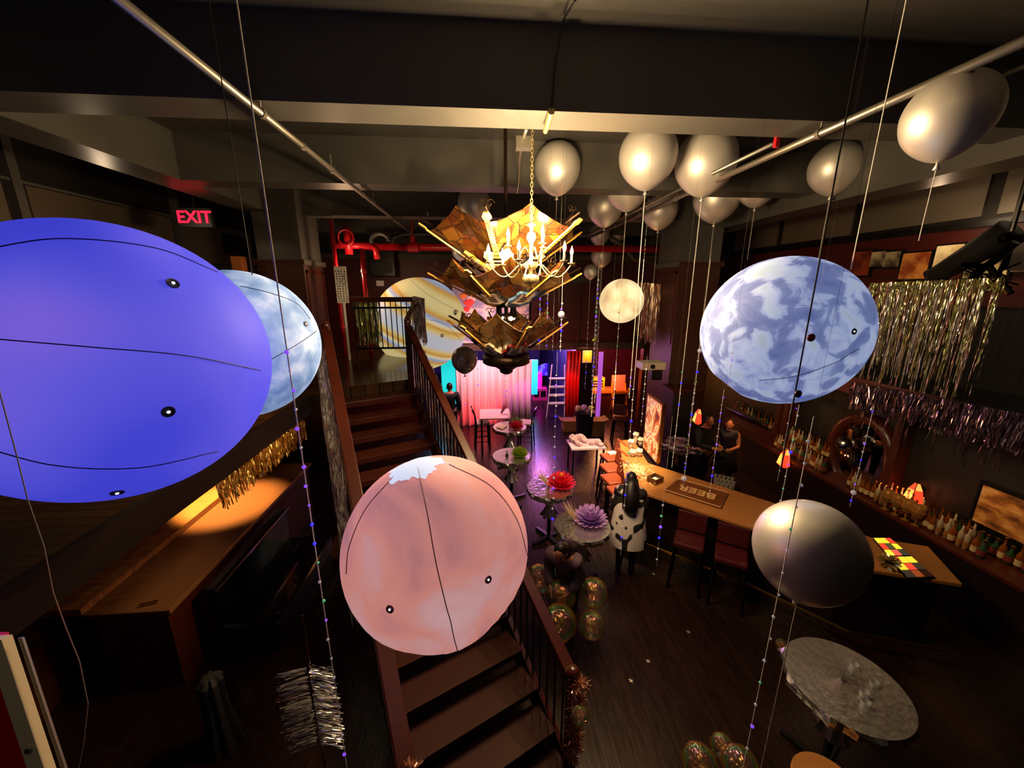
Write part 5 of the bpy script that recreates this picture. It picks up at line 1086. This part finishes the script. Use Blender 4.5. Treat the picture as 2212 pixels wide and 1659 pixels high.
for a in ((1212, 1285, 3.9, .18, 'clear iridescent balloon in the upper left of the floor cluster'), (1208, 1345, 3.6, .2, 'largest clear iridescent balloon at the lower left of the floor cluster'), (1282, 1280, 4.0, .18, 'clear iridescent balloon at the upper right of the floor cluster'), (1278, 1350, 3.7, .16, 'clear iridescent balloon at the lower right of the floor cluster'), (1165, 1250, 4.2, .18, 'clear iridescent balloon peeking out beside the pink planet'), (1252, 1545, 2.4, .07, 'small clear iridescent balloon behind the right stair newel'),
          (1512, 1650, 2.0, .13, 'gold-glinting iridescent balloon at the left of the bottom edge'), (1600, 1655, 2.1, .14, 'clear iridescent balloon at the bottom edge under the bead cord'), (1560, 1612, 2.4, .1, 'clear iridescent balloon rising behind the two at the bottom edge'), (1688, 1392, 3.4, .06, 'little green-gold foil balloon tied to the edge of the nearest foil table')): foil_ball(*a)
q = PZ(1790, 1700, .75); o = thing('round_stool', 'round orange-brown wooden stool top at the bottom edge', 'stool', (q.x, q.y, 0)); MB().cyl((q.x, q.y, .71), (q.x, q.y, .75), .24, n=40).build('seat', M_barw, o, bevel=.01)
for k in range(4): a = k*1.571+.7; MB().bar((q.x+.2*math.cos(a), q.y+.2*math.sin(a), 0), (q.x+.14*math.cos(a), q.y+.14*math.sin(a), .72), .03, .03).build('leg', M_blk, o)
b = MB()
for px, py in ((1487, 1365), (1400, 1428), (1363, 1470), (1412, 1240)):
    c = PZ(px, py, .004); N = 10; vs = [c+V((0, 0, .004))]+[c+V((.035*(1 if i % 2 == 0 else .4)*math.cos(math.pi*i/5), .035*(1 if i % 2 == 0 else .4)*math.sin(math.pi*i/5), .002)) for i in range(N)]
    m_ = MB().add(vs, [(0, 1+i, 1+(i+1) % N) for i in range(N)]); tag(m_.build('foil_star', M_tin, loc=c), 'tiny silver foil star lying on the dark floor', 'star', 'foil stars on the floor')

# ================================================================== people
def person(label, c, rz, h=1.7, bend=0, arms='down', top=M_black, skirt=None, sleeves=True, hair_long=False, coat=None, skin=M_skin, legs=M_black, turn=0, hairm=M_hair):
    o = thing('person', label, 'person', (c.x, c.y, 0)); s_ = h/1.7; R = RZ(rz); base = V((c.x, c.y, 0))
    def T(x, y, z):
        if z > .95:
            dz = z-.95; y2 = y+math.sin(bend)*dz; z2 = .95+math.cos(bend)*dz-math.sin(bend)*y; return base+R @ V((x, y2, z2))*s_ if 0 else base+(R @ V((x, y2, z2)))*s_
        return base+(R @ V((x, y, z)))*s_
    J = {}; Vs = []; Es = []; Rd = []
    def v(n, p, r, par=None):
        J[n] = len(Vs); Vs.append(p); Rd.append(r*s_)
        if par is not None: Es.append((J[par], J[n]))
    v('pel', T(0, 0, .95), .13); v('waist', T(0, 0, 1.1), .11, 'pel'); v('chest', T(0, 0, 1.3), .135, 'waist'); v('ub', T(0, 0, 1.41), .1, 'chest'); v('neck', T(0, .01, 1.48), .052, 'ub'); v('skull', T(0, .02, 1.56), .06, 'neck')
    for sd, n in ((-1, 'l'), (1, 'r')):
        v(n+'hip', T(sd*.09, 0, .88), .1, 'pel'); v(n+'kn', T(sd*.1, .02, .5), .062, n+'hip'); v(n+'cf', T(sd*.1, -.01, .36), .055, n+'kn'); v(n+'an', T(sd*.1, -.02, .09), .036, n+'cf'); v(n+'toe', T(sd*.11, .13, .035), .032, n+'an')
        v(n+'sh', T(sd*.18, 0, 1.4), .06, 'ub')
        if arms == 'forward': el, wr, fd = (sd*.23, .03, 1.12), (sd*.12, .27, 1.1), V((-sd*.5, .8, 0))
        elif arms == 'reach': el, wr, fd = (sd*.25, .22, 1.25), (sd*.18, .45, 1.15), V((0, .9, -.3))
        else: el, wr, fd = (sd*.24, -.02, 1.12), (sd*.25, .06, .88), V((0, .1, -1))
        v(n+'ua', T(*[(a+b_)/2 for a, b_ in zip((sd*.18, 0, 1.4), el)]), .047, n+'sh'); v(n+'el', T(*el), .038, n+'ua'); v(n+'wr', T(*wr), .026, n+'el')
        fd.normalize(); sv = V((sd, 0, 0)) if abs(fd.x) < .4 else V((0, 0, 1)); sv = (sv-fd*sv.dot(fd)).normalized()
        pw = V(wr)+fd*.06; v(n+'pm', T(*pw), .026, n+'wr')
        for k, (off, ln) in enumerate(((-.03, .06), (-.011, .07), (.01, .065), (.029, .05))):
            a_ = pw+fd*.02+sv*off; cu = fd.cross(sv)*.015; v(n+'f%d' % k, T(*a_), .0095, n+'pm'); v(n+'g%d' % k, T(*(a_+fd*ln*.55)), .0085, n+'f%d' % k); v(n+'h%d' % k, T(*(a_+fd*ln+cu)), .0075, n+'g%d' % k)
        tb = V(wr)+fd*.03-sv*.03; v(n+'t', T(*tb), .011, n+'wr'); v(n+'t2', T(*(tb+fd*.04-sv*.015)), .009, n+'t')
    def skinned(name, idx, grow, m, parent, sub=2):
        mp = {j: i for i, j in enumerate(idx)}; me = bpy.data.meshes.new(name); me.from_pydata([tuple(Vs[j]) for j in idx], [(mp[a], mp[b_]) for a, b_ in Es if a in mp and b_ in mp], [])
        ob = bpy.data.objects.new(name, me); COL.objects.link(ob); md = ob.modifiers.new('skin', 'SKIN'); md.use_smooth_shade = True; ob.modifiers.new('sub', 'SUBSURF').levels = sub; ob.modifiers['sub'].render_levels = sub
        for i, j in enumerate(idx): me.skin_vertices[0].data[i].radius = (Rd[j]+grow, Rd[j]+grow)
        me.skin_vertices[0].data[0].use_root = True
        dg = bpy.context.evaluated_depsgraph_get(); me2 = bpy.data.meshes.new_from_object(ob.evaluated_get(dg)); bpy.data.objects.remove(ob)
        b_ = MB(); b_.v = [x.co.copy() for x in me2.vertices]; b_.f = [tuple(p.vertices) for p in me2.polygons]; b_.m = [0]*len(b_.f); return b_
    allj = list(range(len(Vs))); body = skinned('body', allj, 0, skin, o)
    hc = T(0, .03+.02, 1.6); hz = T(0, .03, 1.8)-T(0, .03, 1.6); hz.normalize(); fy = (R @ V((math.sin(turn), math.cos(turn), 0))); fy = (fy-hz*fy.dot(hz)).normalized(); fx = fy.cross(hz); RM = Matrix((fx, fy, hz)).transposed()
    def face(p):
        q = p.copy()
        if p.y > .1:
            q.y += .22*math.exp(-((p.x/.16)**2+((p.z+.12)/.2)**2)); q.y -= .08*math.exp(-(((abs(p.x)-.38)/.18)**2+((p.z-.06)/.12)**2)); q.y += .07*math.exp(-((p.x/.3)**2+((p.z+.5)/.1)**2))
        if p.z < -.3: q.x *= 1-.3*(-p.z-.3)
        return q
    hd = MB().ball(hc, (.075*s_, .095*s_, .115*s_), 28, 22, RM, fn=face)
    for sx in (-1, 1): hd.ball(hc+RM @ V((sx*.077, -.005, -.005))*s_, (.012*s_, .02*s_, .03*s_), 8, 6, RM)
    o_ = len(body.v); body.v += hd.v; body.f += [tuple(i+o_ for i in f) for f in hd.f]; body.m += [0]*len(hd.f); body.mi = 1
    for sx in (-1, 1): body.ball(hc+RM @ V((sx*.03, .084, .008))*s_, (.011*s_, .006*s_, .007*s_), 8, 6, RM)
    body.mi = 2; body.ball(hc+RM @ V((0, .093, -.058))*s_, (.022*s_, .006*s_, .006*s_), 8, 6, RM)
    body.build('body', [skin, M_blk, mat('lips', '#8a3c34', .5)], o, smooth=True)
    hr = MB().ball(hc+RM @ V((0, -.018, .02))*s_, (.086*s_, .1*s_, .115*s_), 24, 16, RM, fn=lambda p: V((p.x, min(p.y, .55), max(p.z, -.55) if p.y < .2 else max(p.z, .25))))
    if hair_long:
        hr.tube([hc+RM @ V((0, -.06, .03))*s_, hc+RM @ V((0, -.1, -.08))*s_, T(0, -.14, 1.38), T(0, -.15, 1.2), T(.02, -.15, 1.08)], [.1*s_, .12*s_, .135*s_, .12*s_, .04*s_], 12)
    hr.build('hair', hairm, o, smooth=True)
    tors = [J[k] for k in ('pel', 'waist', 'chest', 'ub')]+[J[s2+k] for s2 in 'lr' for k in (('sh', 'ua', 'el', 'wr') if sleeves else ('sh',))]
    skinned('top', tors, .038, top, o).build('shirt' if sleeves else 'vest', top, o, smooth=True)
    lg = [J['pel']]+[J[s2+k] for s2 in 'lr' for k in ('hip', 'kn', 'cf', 'an')]
    skinned('legs', lg, .013, legs, o).build('trousers', legs, o, smooth=True)
    for n in 'lr': a_ = Vs[J[n+'an']]; t_ = Vs[J[n+'toe']]; MB().tube([a_+V((0, 0, -.0)), a_.lerp(t_, .35)-V((0, 0, .02)), t_], [.045, .048, .038], 10).build('shoe', M_blk, o, smooth=True)
    if skirt: MB().lathe([(.17, 1.02), (.2, .9), (.27, .5), (.26, .5), (.19, .9)], base, 28, mod=lambda t: 1+.04*math.sin(8*t)).build('skirt', skirt, o, smooth=True)
    if coat:
        b_ = MB(); prof = [(.3, .55), (.29, .75), (.25, 1.0), (.23, 1.2), (.22, 1.36), (.12, 1.45), (.08, 1.47)]; N = 32; vs = []
        for r_, z in prof:
            for i in range(N): t = 6.2832*i/N; vs.append(T(r_*math.cos(t), r_*.75*math.sin(t), z))
        b_.add(vs, [(k*N+i, k*N+(i+1) % N, (k+1)*N+(i+1) % N, (k+1)*N+i) for k in range(len(prof)-1) for i in range(N)])
        b_.build('coat', coat, o, smooth=True); 
        skinned('slv', [J['ub']]+[J[s2+k] for s2 in 'lr' for k in ('sh', 'ua', 'el')], .04, coat, o).build('coat_sleeves', coat, o, smooth=True)
    return o
M_spot = texmat('spotted_fur', ['#1a1412', '#d8ccc8'], nscale=6.5, kind='noise', detail=0, pos=[.42, .45], rough=.8)
nt = M_spot.node_tree
for nd in nt.nodes:
    if nd.type == 'TEX_NOISE': nd.inputs['Scale'].default_value = 6.5
c = PZ(1574, 940, 1.3); person('woman in a dark sleeveless vest and skirt standing behind the bar with hands together', c, 2.4, 1.66, arms='forward', top=mat('plum_black_vest', '#120a1c', .6), skirt=mat('black_skirt', '#0c0a0c', .6), sleeves=False, hairm=mat('dark_brown_hair', '#2a140c', .5))
c = PZ(1522, 944, 1.3); person('person in black long sleeves standing behind the bar beside the red wall lamp', c, 3.6, 1.8, arms='forward', top=mat('black_shirt', '#0a0808', .7))
c = PZ(1366, 1100, 1.2); person('person with long black hair in a white dark-spotted fur coat facing the bar', c+V((0, .1, 0)), .35-.7, 1.68, bend=.18, arms='forward', hair_long=True, coat=M_spot)
c = PZ(1228, 1195, 1.3); person('person with long black hair and mauve top bending beside the lavender flower table', c+V((.02, .1, 0)), 2.6, 1.6, bend=.42, arms='forward', hair_long=True, top=mat('mauve_top', '#4e3844', .7))
c = PZ(972, 850, 1.5); person('staff member in a black printed t-shirt standing before the turquoise panel', c, .2, 1.78, top=mat('black_tee', '#0a0a0c', .7))
